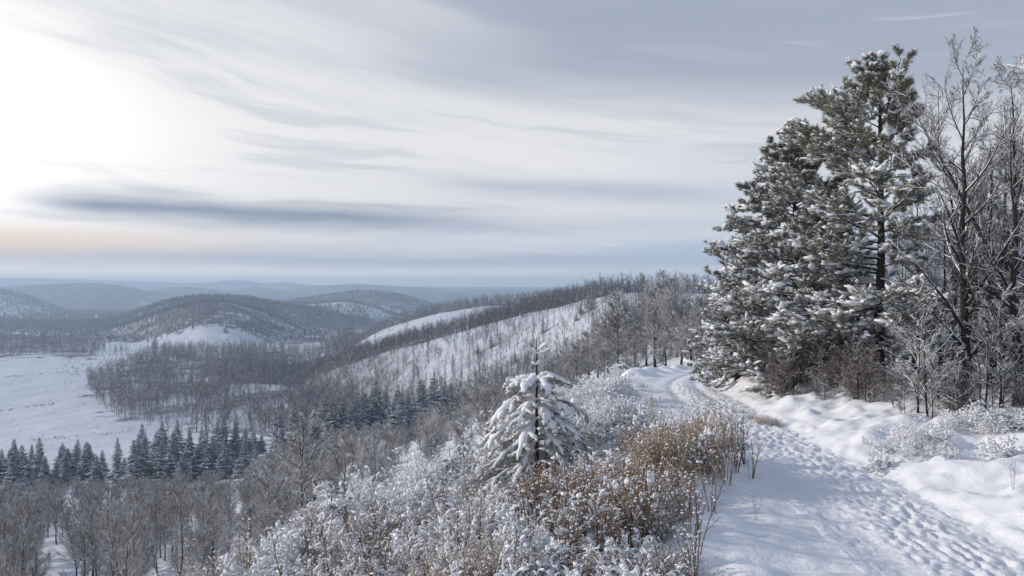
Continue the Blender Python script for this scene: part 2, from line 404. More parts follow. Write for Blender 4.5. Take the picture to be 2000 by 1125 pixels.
# ------------------------------------------------------------------ branch growth
def interp_path(P, t):
    """P (N,K,3), t (N,n) -> pos, tangent (N,n,3)"""
    N, K, _ = P.shape; s = np.clip(t, 0, .9999)*(K-1); i = s.astype(int); f = (s-i)[...,None]
    ar = np.arange(N)[:,None]; a, b = P[ar,i], P[ar,i+1]
    return a*(1-f)+b*f, norm(b-a)
def grow(P, R, n, t0, t1, ang, lf, npts=6, up=0., curl=.15, rr=.6, taper=.25, rng=RNG, lenfall=.5, absl=None, flat=None, azf=None):
    N, K, _ = P.shape
    L = np.linalg.norm(np.diff(P, axis=1), axis=2).sum(1)
    t = t0 + (t1-t0)*(np.arange(n)[None] + rng.uniform(0, 1, (N, n)))/n
    pos, tan = interp_path(P, t)
    Rr = np.take_along_axis(R, np.clip((t*(K-1)).astype(int), 0, K-1), 1)
    if flat is None:
        rv = norm(rng.normal(size=pos.shape)); side = norm(np.cross(tan, rv))
    else:      # branchlets in a roughly horizontal fan
        upv = np.zeros_like(tan); upv[...,2] = 1
        side = norm(np.cross(tan, upv))*np.where((np.arange(n)+rng.integers(0,2,(N,1)))%2, 1, -1)[...,None]
        side = norm(side + rng.normal(size=side.shape)*flat)
    if azf is not None: side = azf(N, n, t, side)
    a = np.radians(ang) * (1 + rng.uniform(-.25, .25, (N, n)))
    d = norm(tan*np.cos(a)[...,None] + side*np.sin(a)[...,None])
    ln = (L[:,None]*lf if absl is None else absl(t)) * (1 - lenfall*t) * rng.uniform(.65, 1.25, (N, n))
    pos = pos.reshape(-1, 3); d = d.reshape(-1, 3); ln = ln.ravel(); r0 = (Rr*rr).ravel()
    M = len(pos); out_ = np.empty((M, npts, 3)); out_[:,0] = pos; step = ln/(npts-1)
    upv = np.array([0,0,1.])
    for k in range(1, npts):
        u_ = up(k/(npts-1)) if callable(up) else up
        d = norm(d + upv*u_ + rng.normal(size=d.shape)*curl)
        out_[:,k] = out_[:,k-1] + d*step[:,None]
    rad = r0[:,None]*np.linspace(1, taper, npts)[None]
    return out_, rad, t.ravel()
def trunk_path(h, r, lean=(0,0), wob=.03, K=12, rng=RNG, taper=.12):
    t = np.linspace(0, 1, K); w1 = np.cumsum(rng.normal(size=(K, 2))*wob*h/K, 0)
    P = np.zeros((1, K, 3)); P[0,:,0] = lean[0]*t*h + w1[:,0]; P[0,:,1] = lean[1]*t*h + w1[:,1]; P[0,:,2] = t*h - .15
    R = (r*(1-(1-taper)*t) * (1 + .35*np.exp(-t*18)))[None]
    return P, R

# ------------------------------------------------------------------ scene objects
def tag(o, label=None, cat=None, group=None, kind=None):
    if label: o['label'] = label
    if cat: o['category'] = cat
    if group: o['group'] = group
    if kind: o['kind'] = kind
    return o
def link(name, me, parent=None):
    o = bpy.data.objects.new(name, me); C.objects.link(o)
    if parent: o.parent = parent
    return o
def place(kind, loc, rz, scl, label, group=None, name=None, cat=None, tilt=0.):
    """kind: dict(name, cat, parts=[(part name, mesh)]) -> an Empty with its parts, or one mesh when there are no parts"""
    nm = name or kind['name']
    if len(kind['parts']) == 1:
        o = link(nm, kind['parts'][0][1])
    else:
        o = bpy.data.objects.new(nm, None); C.objects.link(o); o.empty_display_size = .2
        for pn, me in kind['parts']: link(pn, me, o)
    o.location = loc; o.rotation_euler = (tilt, 0, rz)
    o.scale = scl if isinstance(scl, (tuple, list)) else (scl, scl, scl)
    return tag(o, label, cat or kind['cat'], group)
def kind_h(k):
    if 'h' not in k:
        m_ = 0.
        for _, me in k['parts']:
            c = np.empty(len(me.vertices)*3, np.float32); me.vertices.foreach_get('co', c); m_ = max(m_, float(c[2::3].max()))
        k['h'] = m_
    return k['h']
def at(px, D): return (px-1000)/F*D
def top_h(D, py): return CAMZ + D*(HOR-py)/F      # world z seen at photo row py at depth D

# ================================================================== SETTING
def grid_faces(ny, nx):
    i = np.arange(ny*nx).reshape(ny, nx)
    return np.stack([i[:-1,:-1], i[:-1,1:], i[1:,1:], i[1:,:-1]], -1).reshape(-1, 4)
# near snowfield
xs = np.concatenate([np.linspace(-60,-16,70)[:-1], np.linspace(-16,18,420), np.linspace(18,60,60)[1:]])
ys = np.concatenate([np.linspace(-30,6,50)[:-1], np.linspace(6,34,360), np.linspace(34,62,160)[1:]])
Xg, Yg = np.meshgrid(xs, ys)
Zg = ground(Xg, Yg)
me = mesh_np('snowy_ground', np.stack([Xg, Yg, Zg], -1).reshape(-1, 3), [grid_faces(len(ys), len(xs))], M_SNOW)
tag(link('ground', me), kind='structure')

# far terrain
VALLEY = [(168,520),(175,440),(200,375),(232,345),(320,318),(450,300),(570,285),(680,285),(700,400),(690,560),(700,660),(520,740),(430,740),(300,700),(255,620),(225,560)]
def far_material():
    m, nt, b = newmat('snowy_hills')
    g = nt.nodes.new('ShaderNodeNewGeometry'); pos = g.outputs['Position']
    at_ = nt.nodes.new('ShaderNodeAttribute'); at_.attribute_name = 'wood'; wd = X(nt, at_.outputs['Fac'])
    mp = nt.nodes.new('ShaderNodeMapping'); nt.links.new(pos, mp.inputs[0]); mp.inputs['Scale'].default_value = (1,.5,1)
    n1 = noise(nt, mp.outputs[0], .05, 6, .7); n2 = noise(nt, mp.outputs[0], .0045, 5, .6); n3 = noise(nt, pos, .25, 4, .7)
    trees = mixc(nt, n1.smooth(.3,.7), (.075,.080,.092,1), (.19,.18,.19,1))
    fac = (wd*1.35 - (n1-.5)*1.6 - (n2-.5)*1.8).smooth(.15, .75)
    sn = mixc(nt, n3.smooth(.42,.75)*.25, (.62,.67,.75,1), (.45,.40,.36,1))
    nt.links.new(mixc(nt, fac, sn, trees), b.inputs['Base Color'])
    b.inputs['Roughness'].default_value = .8
    bump(nt, b, n1*2 + n3*.3, .35, 3.0)
    return m
M_HILL = far_material()
us = np.linspace(-1500, 3500, 760)
Ds = np.exp(np.concatenate([np.linspace(math.log(60), math.log(900), 300)[:-1], np.linspace(math.log(900), math.log(8000), 320)]))
Ug, Dg = np.meshgrid(us, Ds)
Xf = Dg*(Ug-1000)/F
Zf = ground(Xf, Dg)
Zf[0] -= .6
me = mesh_np('snowy_hills', np.stack([Xf, Dg, Zf], -1).reshape(-1, 3), [grid_faces(len(Ds), len(us))], M_HILL)
wood = sstep(Dg, 1600, 2100)*.62
hsn = sstep(np.abs(Dg-1480), 110, 60)*sstep(Ug, 470, 520)*sstep(Ug, 790, 750)
wood = np.where(Dg < 1600, .30*sstep(Dg, 850, 1200), wood)
def polymask(u, D, poly):
    c = np.zeros(u.shape, bool); j = len(poly)-1
    for i in range(len(poly)):
        (xi, yi), (xj, yj) = poly[i], poly[j]
        c ^= ((yi > D) != (yj > D)) & (u < (xj-xi)*(D-yi)/((yj-yi) or 1e-9)+xi); j = i
    return c
wob_u = Ug + fbm(Xf/14., Dg/14., 4, 61)*70; wob_d = Dg + fbm(Xf/16., Dg/10., 4, 62)*60
wood = np.where(polymask(wob_u, wob_d, VALLEY), .30 + .5*fbm(Xf/20., Dg/20., 3, 64), wood)
ec = np.interp(Ug, [540,650,850,1000,1200,1340], [470,455,410,380,330,310])
wood = np.where((wob_d > ec-120) & (Dg <= ec+4) & (Ug > 560) & (Ug < 1250), .16 + .35*sstep(Dg, ec-70, ec-120), wood)
wood = np.where((wob_d > 670) & (Dg < 880) & (Ug < 190), .38 + .5*fbm(Xf/30., Dg/20., 3, 66), wood)
wood = np.where((Dg > ec+4) & (Dg < ec+95) & (Ug > 430) & (Ug < 1250), .62, wood)
wood = np.where((Dg > 640) & (Dg < 930) & (Ug > 650) & (Ug < 1500), .75, wood)
wood = np.where((wob_d > 870) & (Dg < 1190) & (Ug < 700), .40 + .5*fbm(Xf/50., Dg/30., 3, 65) + .5*sstep(Dg, 1090, 1180), wood)
wood = np.where((Dg >= 1190) & (Dg < 1620), .66, wood)
wood = wood*(1-hsn)
wood *= np.where(Dg > 5000, .9+.4*fbm(Xf/900, Dg/900, 3, 44), 1)
me.attributes.new('wood', 'FLOAT', 'POINT').data.foreach_set('value', wood.ravel().astype(np.float32))
tag(link('hills', me), kind='structure')

# trodden path, a little above the trough in the ground
def build_path():
    s = np.concatenate([np.arange(-12, 8, .3), np.arange(8, 30, .045), np.arange(30, 68, .14)])
    a = np.linspace(-PHW-.3, PHW+.3, 74)
    S, A = np.meshgrid(s, a, indexing='ij')
    cx = path_x(S); Xp = cx + A
    Z = base_z(Xp, S)*0 + path_z(S) + .01
    edge = sstep(np.abs(A), PHW+.3, PHW-.2)
    rng = np.random.default_rng(3)
    foot = np.zeros_like(S)
    # footprints: oblong dents with a raised rim
    n = 800
    fy = rng.uniform(7, 40, n); fa = np.clip(rng.normal(.15, .55, n), -1.1, 1.15); fth = rng.normal(0, .45, n); fd = rng.uniform(.4, 1.0, n)
    for t0, a0 in ((7.1, -.45), (7.3, .1), (7.0, .5), (7.2, .85), (7.25, -.1), (7.05, .32)):
        k_ = np.arange(95); yy = t0 + k_*.36 + rng.normal(0, .03, 95); aa = a0 + .11*np.where(k_ % 2, 1, -1) + fbm(k_*.07+a0*9, k_*0., 2, 5)*.7
        fy = np.concatenate([fy, yy]); fa = np.concatenate([fa, np.clip(aa, -1.2, 1.2)]); fth = np.concatenate([fth, rng.normal(0, .12, 95)]); fd = np.concatenate([fd, rng.uniform(1.0, 1.7, 95)])
    n = len(fy)
    si = np.searchsorted(s, fy); ai = np.searchsorted(a, fa)
    for k in range(n):
        r0, r1 = max(0, si[k]-9), min(len(s), si[k]+10); c0, c1 = max(0, ai[k]-7), min(len(a), ai[k]+8)
        ds = S[r0:r1,c0:c1]-fy[k]; da = A[r0:r1,c0:c1]-fa[k]
        c_, s_ = math.cos(fth[k]), math.sin(fth[k]); l = ds*c_+da*s_; q = -ds*s_+da*c_
        e = (l/.15)**2 + (q/.062)**2
        foot[r0:r1,c0:c1] += fd[k]*(-.026*np.exp(-e**1.6) + .011*np.exp(-(np.sqrt(e)-1.55)**2*5))
    rough = fbm(Xp*4.5, S*3.6, 3, 31)*.045 + fbm(Xp*13, S*11, 2, 33)*.03
    # smoother wheel line on the left
    calm = 1 - .65*np.exp(-((A+.75)/.28)**2)*sstep(S, 34, 10)
    far_tr = sstep(S, 24, 30)
    rut = far_tr*(-.06*np.exp(-((A-.62)/.2)**2) - .06*np.exp(-((A+.62)/.2)**2) + .03*np.exp(-(A/.25)**2))
    Z = Z + (foot+rough)*edge*calm*(1-.5*far_tr) + rut - .05*np.exp(-((A+.8)/.3)**2)*(1-far_tr)
    w_ = sstep(np.abs(A), PHW+.28, PHW+.08); Z = Z*w_ + (ground(Xp, S)-.06)*(1-w_)
    me = mesh_np('trodden_snow_path', np.stack([Xp, S, Z], -1).reshape(-1, 3), [grid_faces(len(s), len(a))], M_PATH)
    tag(link('path', me), kind='structure')
build_path()

# ================================================================== PLANTS
def kind(name, cat, *parts): return dict(name=name, cat=cat, parts=list(parts))

def snow_on(P, R, k=1.0, rise=.7, minr=0.): # snow lying along a set of branches
    Q = P.copy(); Q[...,2] += R*rise + minr*.5
    return tubes(Q, np.maximum(R*k, minr), 5, .75)

def bare_tree(seed, h=10, r=.13, nl=(26, 9, 6, 4), limb_ang=48, up=.10, low=.18, spread=.42, twigmat=None, lean=(0,0), twr=.006, forks=0, snowmin=.012, vase=False, sidesnow=True):
    rng = np.random.default_rng(seed)
    P0, R0 = trunk_path(h, r, lean, .05, 12, rng, .03)
    if forks:
        Pf, Rf, _ = grow(P0, R0, forks, .12, .4, 16, .8, 10, .05, .03, .75, .15, rng, lenfall=.15)
        S0 = [(P0, R0), (Pf, Rf)]
        P0b = np.concatenate([resample(P0, 12), resample(Pf, 12)]); R0b = np.concatenate([R0, np.stack([np.interp(np.linspace(0,1,12), np.linspace(0,1,10), q) for q in Rf])])
    else: S0 = [(P0, R0)]; P0b, R0b = P0, R0
    P1, R1, t1 = grow(P0b, R0b, nl[0]//(1+forks) if forks else nl[0], low, .995, limb_ang, spread, 8, up, .07, .5, .2, rng,
                      absl=lambda t: h*spread*(1-.72*((t-low)/(1-low)))*(.55+.45*sstep(t, low-.05, low+.15)), lenfall=0)
    P2, R2, _ = grow(P1, R1, nl[1], .12, .97, 38, .42, 6, up*.6, .10, .55, .25, rng, lenfall=.45)
    P3, R3, _ = grow(P2, R2, nl[2], .12, .98, 36, .45, 4, up*.4, .14, .6, .35, rng, lenfall=.3)
    P4, R4, _ = grow(P3, R3, nl[3], .15, 1, 34, .55, 3, up*.3, .16, .7, .4, rng, lenfall=.2)
    g = G()
    for P, R in S0: g.add(*tubes(P, R, 9))
    trunk = g.mesh('trunk', [M_TRUNK])
    g = G(); g.add(*tubes(P1, np.maximum(R1, twr*1.6), 6)); g.add(*tubes(P2, np.maximum(R2, twr*1.1), 4), 1)
    g.add(*tubes(P3, np.maximum(R3, twr*.8), 3), 1); g.add(*tubes(P4, np.maximum(R4, twr*.55), 3), 1)
    crown = g.mesh('crown', [M_TRUNK, twigmat or M_TWIG])
    g = G(); g.add(*snow_on(P1, R1, .85, .75, snowmin)); g.add(*snow_on(P2, R2, .9, .8, snowmin*.62))
    k = rng.uniform(size=len(P3)) < .5; g.add(*snow_on(P3[k], R3[k], .9, .8, snowmin*.42))
    snow = g.mesh('snow', [M_SNOWB])
    return kind('bare_tree', 'tree', ('trunk', trunk), ('crown', crown), ('snow', snow))
def resample(P, K):
    N, k, _ = P.shape; t = np.linspace(0, 1, K)
    return np.stack([np.stack([np.interp(t, np.linspace(0,1,k), P[n,:,c]) for c in range(3)], -1) for n in range(N)])

# needle tuft (points along +Z)
def tuft(n=16, L=1.0, wdt=.07, seed=0, spread=1.0):
    r = np.random.default_rng(seed); V = []; Fa = []
    for k in range(n):
        a = r.uniform(0, 2*math.pi); e = spread*math.sqrt(r.uniform(.02, 1)); z0 = r.uniform(-.5, .15)
        d = np.array([math.sin(e)*math.cos(a), math.sin(e)*math.sin(a), math.cos(e)]); s = norm(np.cross(d, r.normal(size=3)))
        b = np.array([0,0,z0]); V += [b-s*wdt*.5, b+s*wdt*.5, b+d*L*r.uniform(.7,1.1)]; Fa.append((3*k,3*k+1,3*k+2))
    return np.array(V), np.array(Fa)
TUFT = [tuft(22, 1, .13, s, 1.3) for s in range(3)]

def pine(seed, h, r, nlimb, lenf, low, ang, n2, n3, tuft_l=.13, azf=None, up1=.05, trunk_sides=10, lean=(0,0), snowp=.75, tufts=2, snows=1.0):
    rng = np.random.default_rng(seed)
    P0, R0 = trunk_path(h, r, lean, .035, 14, rng, .1)
    P1, R1, t1 = grow(P0, R0, nlimb, low, .985, 1, 1, 9, up1, .06, .33, .22, rng, absl=lenf, lenfall=0, azf=azf, **({}))if False else grow_limbs(P0, R0, nlimb, low, lenf, ang, up1, rng, azf)
    P2, R2, _ = grow(P1, R1, n2, .22, 1, 42, .36, 5, .05, .10, .5, .3, rng, lenfall=.45, flat=.35)
    P3, R3, _ = grow(P2, R2, n3, .25, 1, 40, .46, 4, .09, .12, .6, .4, rng, lenfall=.3, flat=.6)
    g = G(); g.add(*tubes(P0, R0, trunk_sides)); trunk = g.mesh('trunk', [M_PINEBARK])
    g = G(); g.add(*tubes(P1, np.maximum(R1, .012), 6)); g.add(*tubes(P2, np.maximum(R2, .007), 4)); g.add(*tubes(P3, np.maximum(R3, .005), 3))
    limbs = g.mesh('limbs', [M_PINEBARK])
    pos = []; dirs = []
    for P, ts in ((P3, (.35, .7, .99)[-tufts:] if tufts < 3 else (.3,.65,.99)), (P2, (.75, .99)), (P1, (.98,))):
        for t_ in ts:
            p, tn = interp_path(P, np.full((len(P), 1), t_) + rng.uniform(-.06, .0, (len(P), 1)))
            pos.append(p[:,0]); dirs.append(tn[:,0])
    pos = np.concatenate(pos); dirs = np.concatenate(dirs); dirs[:,2] += .35
    dirs = norm(dirs + rng.normal(size=dirs.shape)*.15); sc_ = tuft_l*rng.uniform(.6, 1.3, len(pos))
    g = G(); wh = rng.integers(0, 3, len(pos))
    for k in range(3):
        q = wh == k; g.add(*scatter(TUFT[k][0], TUFT[k][1], pos[q], frames(dirs[q], rng), sc_[q]))
    crown = g.mesh('crown', [M_NEEDLE], smooth=False)
    # snow pads on the tufts and along the limbs
    q = rng.uniform(size=len(pos)) < snowp
    g = G(); p = pos[q] + dirs[q]*(sc_[q]*.35)[:,None]; p[:,2] += sc_[q]*.32
    dh = dirs[q].copy(); dh[:,2] *= .35
    s3 = np.stack([sc_[q]*rng.uniform(.5,.95,q.sum()), sc_[q]*rng.uniform(.3,.5,q.sum()), sc_[q]*rng.uniform(.16,.32,q.sum())], -1)*snows
    w3 = rng.integers(0, 3, len(p)); fr = upframes(dh, rng); s3 *= (rng.uniform(.3, 1.1, len(p))**1.3*np.where(fbm(p[:,0]*1.1+p[:,2]*.7, p[:,1]*1.1-p[:,2]*1.3, 2, 90) > .12, 1.55, .8))[:,None]*(1.0-.35*np.clip((p[:,2]-6)/5,0,1))[:,None]
    for k3 in range(3): g.add(*scatter(BLOBR[k3][0], BLOBR[k3][1], p[w3==k3], fr[w3==k3], s3[w3==k3]))
    g.add(*snow_on(P1, np.maximum(R1, .014), .95, .7)); k = rng.uniform(size=len(P2)) < .6; g.add(*snow_on(P2[k], np.maximum(R2[k], .012), 1.0, .8))
    snow = g.mesh('snow', [M_SNOWB])
    return kind('pine_tree', 'tree', ('trunk', trunk), ('limbs', limbs), ('crown', crown), ('snow', snow))
def grow_limbs(P0, R0, n, low, lenf, ang, up1, rng, azf=None):
    """limbs off one trunk; lenf(hfrac, azimuth) -> metres, ang(hfrac) -> degrees from vertical"""
    t = low + (.985-low)*(np.arange(n)+rng.uniform(0,1,n))/n; a = rng.uniform(0, 2*math.pi, n)
    a = (np.arange(n)*2.39996 + rng.uniform(-.4,.4,n)) % (2*math.pi)
    if azf is not None: a = azf(t, a, rng)
    pos, _ = interp_path(P0, t[None]); pos = pos[0]
    th = np.radians(np.array([ang(x) for x in t])*rng.uniform(.88,1.12,n)); L = np.array([lenf(x, y) for x, y in zip(t, a)])*rng.uniform(.8, 1.15, n)
    d = np.stack([np.sin(th)*np.cos(a), np.sin(th)*np.sin(a), np.cos(th)], -1)
    K = 9; out_ = np.empty((n, K, 3)); out_[:,0] = pos
    for k in range(1, K):
        u_ = up1(k/(K-1), t) if callable(up1) else up1
        dd = np.zeros_like(d); dd[:,2] = u_
        d = norm(d + dd + rng.normal(size=d.shape)*.07); out_[:,k] = out_[:,k-1] + d*(L/(K-1))[:,None]
    r0 = np.interp(t, np.linspace(0,1,R0.shape[1]), R0[0])*.42
    R = np.minimum(r0, .012+L*.02)[:,None]*np.linspace(1, .2, K)[None]
    return out_, R, t

def spruce(seed, h=12, snowmix=.0, rb=2.0, n=150):
    rng = np.random.default_rng(seed)
    P0, R0 = trunk_path(h, .14, (0,0), .012, 8, rng, .08)
    lenf = lambda t, a: rb*(1.03-t)**1.05*(.78+.3*math.sin(a*2+seed+t*9)) + .10
    P1, R1, t1 = grow_limbs(P0, R0, n, .10, lenf, lambda t: 100-38*t, lambda s, t: -.10+.16*s, rng)
    g = G(); g.add(*tubes(P0, R0, 6)); trunk = g.mesh('trunk', [M_TRUNK])
    g = G()
    # each limb carries drooping leaf-shaped sprays
    ns = 9; tt = np.tile(np.linspace(.2, 1, ns), (len(P1), 1)) + rng.uniform(-.04,.0,(len(P1),ns))
    p, tn = interp_path(P1, tt); L = np.linalg.norm(np.diff(P1, axis=1), axis=2).sum(1)
    for sgn in (-1, 1):
        up = np.zeros_like(tn); up[...,2] = 1
        sd_ = norm(np.cross(tn, up))*sgn
        d = norm(tn*.75 + sd_*1.0 + np.array([0,0,-.35]) + rng.normal(size=tn.shape)*.22)
        ln = (.12+.46*L[:,None])*(1.15-.6*tt)*rng.uniform(.7,1.2,tt.shape)
        sidev = norm(np.cross(d, rng.normal(size=d.shape)*.5+np.array([0,0,1.])))
        wd = (ln*.26)[...,None]*sidev
        A = p; B = p + d*ln[...,None]*.5 + wd; Cc = p + d*ln[...,None]; Dd = p + d*ln[...,None]*.5 - wd
        V = np.stack([A,B,Cc,Dd], 2).reshape(-1,3); Fa = np.arange(len(V)).reshape(-1,4); g.add(V, Fa)
    # leader and limb axes
    g.add(*tubes(P1, np.maximum(R1*.8, .02), 3))
    crown = g.mesh('crown', [M_SPRUCE], smooth=False)
    return kind('spruce_tree', 'tree', ('trunk', trunk), ('crown', crown))

def far_bare(seed, h=10, n=46, wd=.07):
    """small bare tree seen from hundreds of metres: trunk and tapering limbs and twigs"""
    rng = np.random.default_rng(seed)
    P0, R0 = trunk_path(h, .12, (0,0), .05, 5, rng, .25); g = G(); g.add(*tubes(P0, R0, 3))
    P1, R1, _ = grow(P0, R0, max(4, n//5), .16, .97, 36, .36, 3, .12, .08, .5, .4, rng, lenfall=.45)
    g.add(*tubes(P1, np.maximum(R1, .03), 3))
    k = 5; P2, R2, _ = grow(P1, R1, k, .2, 1, 34, .55, 2, .1, .1, .5, .4, rng, lenfall=.3)
    d = P2[:,1]-P2[:,0]; s = norm(np.cross(d, rng.normal(size=d.shape)))*wd*.5
    V = np.stack([P2[:,0]-s, P2[:,0]+s, P2[:,1]+s*.4, P2[:,1]-s*.4], 1).reshape(-1,3); g.add(V, np.arange(len(V)).reshape(-1,4))
    return g
def far_tiny(seed, h=10, n=9):
    rng = np.random.default_rng(seed); g = G()
    a = rng.uniform(0, 6.28, n); e = rng.uniform(.1, .55, n); z0 = h*rng.uniform(.1, .45, n)
    b = np.stack([0*a, 0*a, z0], -1); L = h*rng.uniform(.35, .6, n)
    d = np.stack([np.sin(e)*np.cos(a), np.sin(e)*np.sin(a), np.cos(e)], -1); s = norm(np.cross(d, rng.normal(size=d.shape)))*.28
    V = np.stack([b, b+d*L[:,None]*.6+s, b+d*L[:,None], b+d*L[:,None]*.6-s], 1)
    tr = np.array([[[-.12,0,0],[.12,0,0],[.05,0,h*.95],[-.05,0,h*.95]]]); V = np.concatenate([V, tr]).reshape(-1,3)
    g.add(V, np.arange(len(V)).reshape(-1,4)); return g
def far_conifer(seed, h=10, n=26, r=1.9):
    rng = np.random.default_rng(seed); g = G()
    for k in range(n):
        t = .08+.9*(k+rng.uniform())/n; L = r*(1.02-t)**.8*rng.uniform(.75,1.2); a = k*2.4+rng.uniform(-.3,.3)
        b = np.array([0,0,h*t]); d = np.array([math.cos(a),math.sin(a),-.3]); s = np.array([-math.sin(a),math.cos(a),0])*L*.42
        g.add(np.array([b+np.array([0,0,.15*L]), b+d*L*.6+s, b+d*L, b+d*L*.6-s]), np.array([[0,1,2,3]]))
    g.add(*tubes(np.array([[[0,0,0],[0,0,h*.5],[0,0,h]]]), np.array([[.16,.1,.02]]), 3)); return g

# ---------------- shrubs, weeds, grass
def snow_shrub(seed, h=.9, nst=26, blob=.045, mat=None, nblob=1.0, spread=.55):
    rng = np.random.default_rng(seed)
    a = rng.uniform(0, 6.28, nst); rr = .3*np.sqrt(rng.uniform(0,1,nst)); e = rng.uniform(.05, spread, nst)*2*(rr/.3*.6+.4)
    P = np.empty((nst, 6, 3)); P[:,0] = np.stack([rr*np.cos(a), rr*np.sin(a), -.05+0*a], -1)
    d = np.stack([np.sin(e)*np.cos(a), np.sin(e)*np.sin(a), np.cos(e)], -1); L = h*rng.uniform(.55, 1.15, nst)
    for k in range(1, 6):
        d = norm(d + rng.normal(size=d.shape)*.12 + np.array([0,0,-.03])); P[:,k] = P[:,k-1]+d*(L/5)[:,None]
    R = (.006*np.linspace(1,.35,6))[None]*rng.uniform(.7,1.3,nst)[:,None]
    P2, R2, _ = grow(P, R, 7, .25, 1, 42, .33, 4, .04, .16, .7, .5, rng, lenfall=.3)
    P3, R3, _ = grow(P2, R2, 3, .3, 1, 40, .5, 3, .0, .2, .7, .5, rng, lenfall=.2)
    g = G(); g.add(*tubes(P, R, 4)); g.add(*tubes(P2, np.maximum(R2,.0035), 3)); g.add(*tubes(P3, np.maximum(R3,.003), 3))
    stems = g.mesh('stems', [mat or M_TWIGW])
    ps = []; ds = []
    for Q, ts in ((P3,(.6,.98)),(P2,(.5,.98)),(P,(.7,.98))):
        for t_ in ts: p, tn = interp_path(Q, np.full((len(Q),1), t_) - rng.uniform(0, .25, (len(Q),1))); ps.append(p[:,0]); ds.append(tn[:,0])
    ps = np.concatenate(ps); ds = np.concatenate(ds); q = rng.uniform(size=len(ps)) < .62*nblob; ps, ds = ps[q], ds[q]
    s = blob*.95*np.exp(rng.normal(-.55, .55, len(ps))); s = np.minimum(s, blob*1.15)
    ds[:,2] *= .6; ps[:,2] += s*.2
    s3 = np.stack([s*rng.uniform(1.0,2.2,len(s)), s*rng.uniform(.5,.95,len(s)), s*rng.uniform(.4,.7,len(s))], -1)
    g = G(); w3 = rng.integers(0, 3, len(ps)); fr = upframes(ds, rng)
    for k3 in range(3): g.add(*scatter(BLOBR[k3][0], BLOBR[k3][1], ps[w3==k3], fr[w3==k3], s3[w3==k3]))
    for Q, RQ, pr, r0 in ((P2, R2, .95, blob*.19), (P3, R3, .9, blob*.16), (P, R, .8, blob*.2)):
        kq = rng.uniform(size=len(Q)) < pr*(.4+.6*nblob); Q_ = Q[kq].copy(); n_ = len(Q_)
        RR = r0*np.exp(np.minimum(rng.normal(-.1, .45, (n_,1)), .7))*np.exp(rng.normal(0, .35, (n_, Q_.shape[1]))); RR[:,0] *= .4; RR[:,-1] *= .6
        Q_[...,2] += RR*.7; g.add(*tubes(Q_, RR, 4, .8))
    snow = g.mesh('snow', [M_SNOWB])
    return kind('snowy_shrub', 'shrub', ('stems', stems), ('snow', snow))
def grass_clump(seed, h=.95, n=230, rad=.35, mat=None, snowp=.25, heads=True):
    rng = np.random.default_rng(seed)
    a = rng.uniform(0, 6.28, n); rr = rad*np.sqrt(rng.uniform(0,1,n)); e = rng.normal(0, .18, n)+.22*rr/rad
    P = np.empty((n, 5, 3)); P[:,0] = np.stack([rr*np.cos(a), rr*np.sin(a), -.05+0*a], -1); b = a + rng.normal(0, .9, n)
    d = np.stack([np.sin(e)*np.cos(b), np.sin(e)*np.sin(b), np.cos(e)], -1); L = h*rng.uniform(.5, 1.1, n)
    for k in range(1, 5):
        d = norm(d + rng.normal(size=d.shape)*.06 + np.array([0,0,-.04*k])*rng.uniform(0,1.3,(n,1))); P[:,k] = P[:,k-1]+d*(L/4)[:,None]
    R = np.full((n,1), .0035)*np.array([[1,.9,.8,.7,.4]])
    g = G(); g.add(*tubes(P, R, 3))
    P2, R2, _ = grow(P, R, 6, .45, 1, 35, .16, 3, -.02, .15, .8, .6, rng, lenfall=.0); g.add(*tubes(P2, np.maximum(R2, .0025), 3))
    if heads:   # seed heads
        hp, ht = interp_path(P2, np.full((len(P2),1), .9)); hp, ht = hp[:,0], ht[:,0]; k = rng.uniform(size=len(hp)) < .8
        s = rng.uniform(.010,.022,k.sum()); g.add(*scatter(BLOB0[0], BLOB0[1], hp[k], frames(ht[k], rng), np.stack([s*.6,s*.6,s*1.6],-1)))
    gb = g
    p, tn = interp_path(P, rng.uniform(.3, 1, (n, 2))); p = p.reshape(-1,3); k = rng.uniform(size=len(p)) < snowp; p = p[k]
    s = rng.uniform(.012, .04, len(p)); s = s*.62; gb.add(*scatter(BLOBR[0][0], BLOBR[0][1], p, frames(rng.normal(size=p.shape)*.5+np.array([0,0,1.]), rng), np.stack([s*.7, s*.9, s*1.9], -1)), 1)
    return kind('dry_grass_clump', 'grass clump', ('blades', gb.mesh('dry_grass_clump', [mat or M_GRASS, M_SNOWB])))
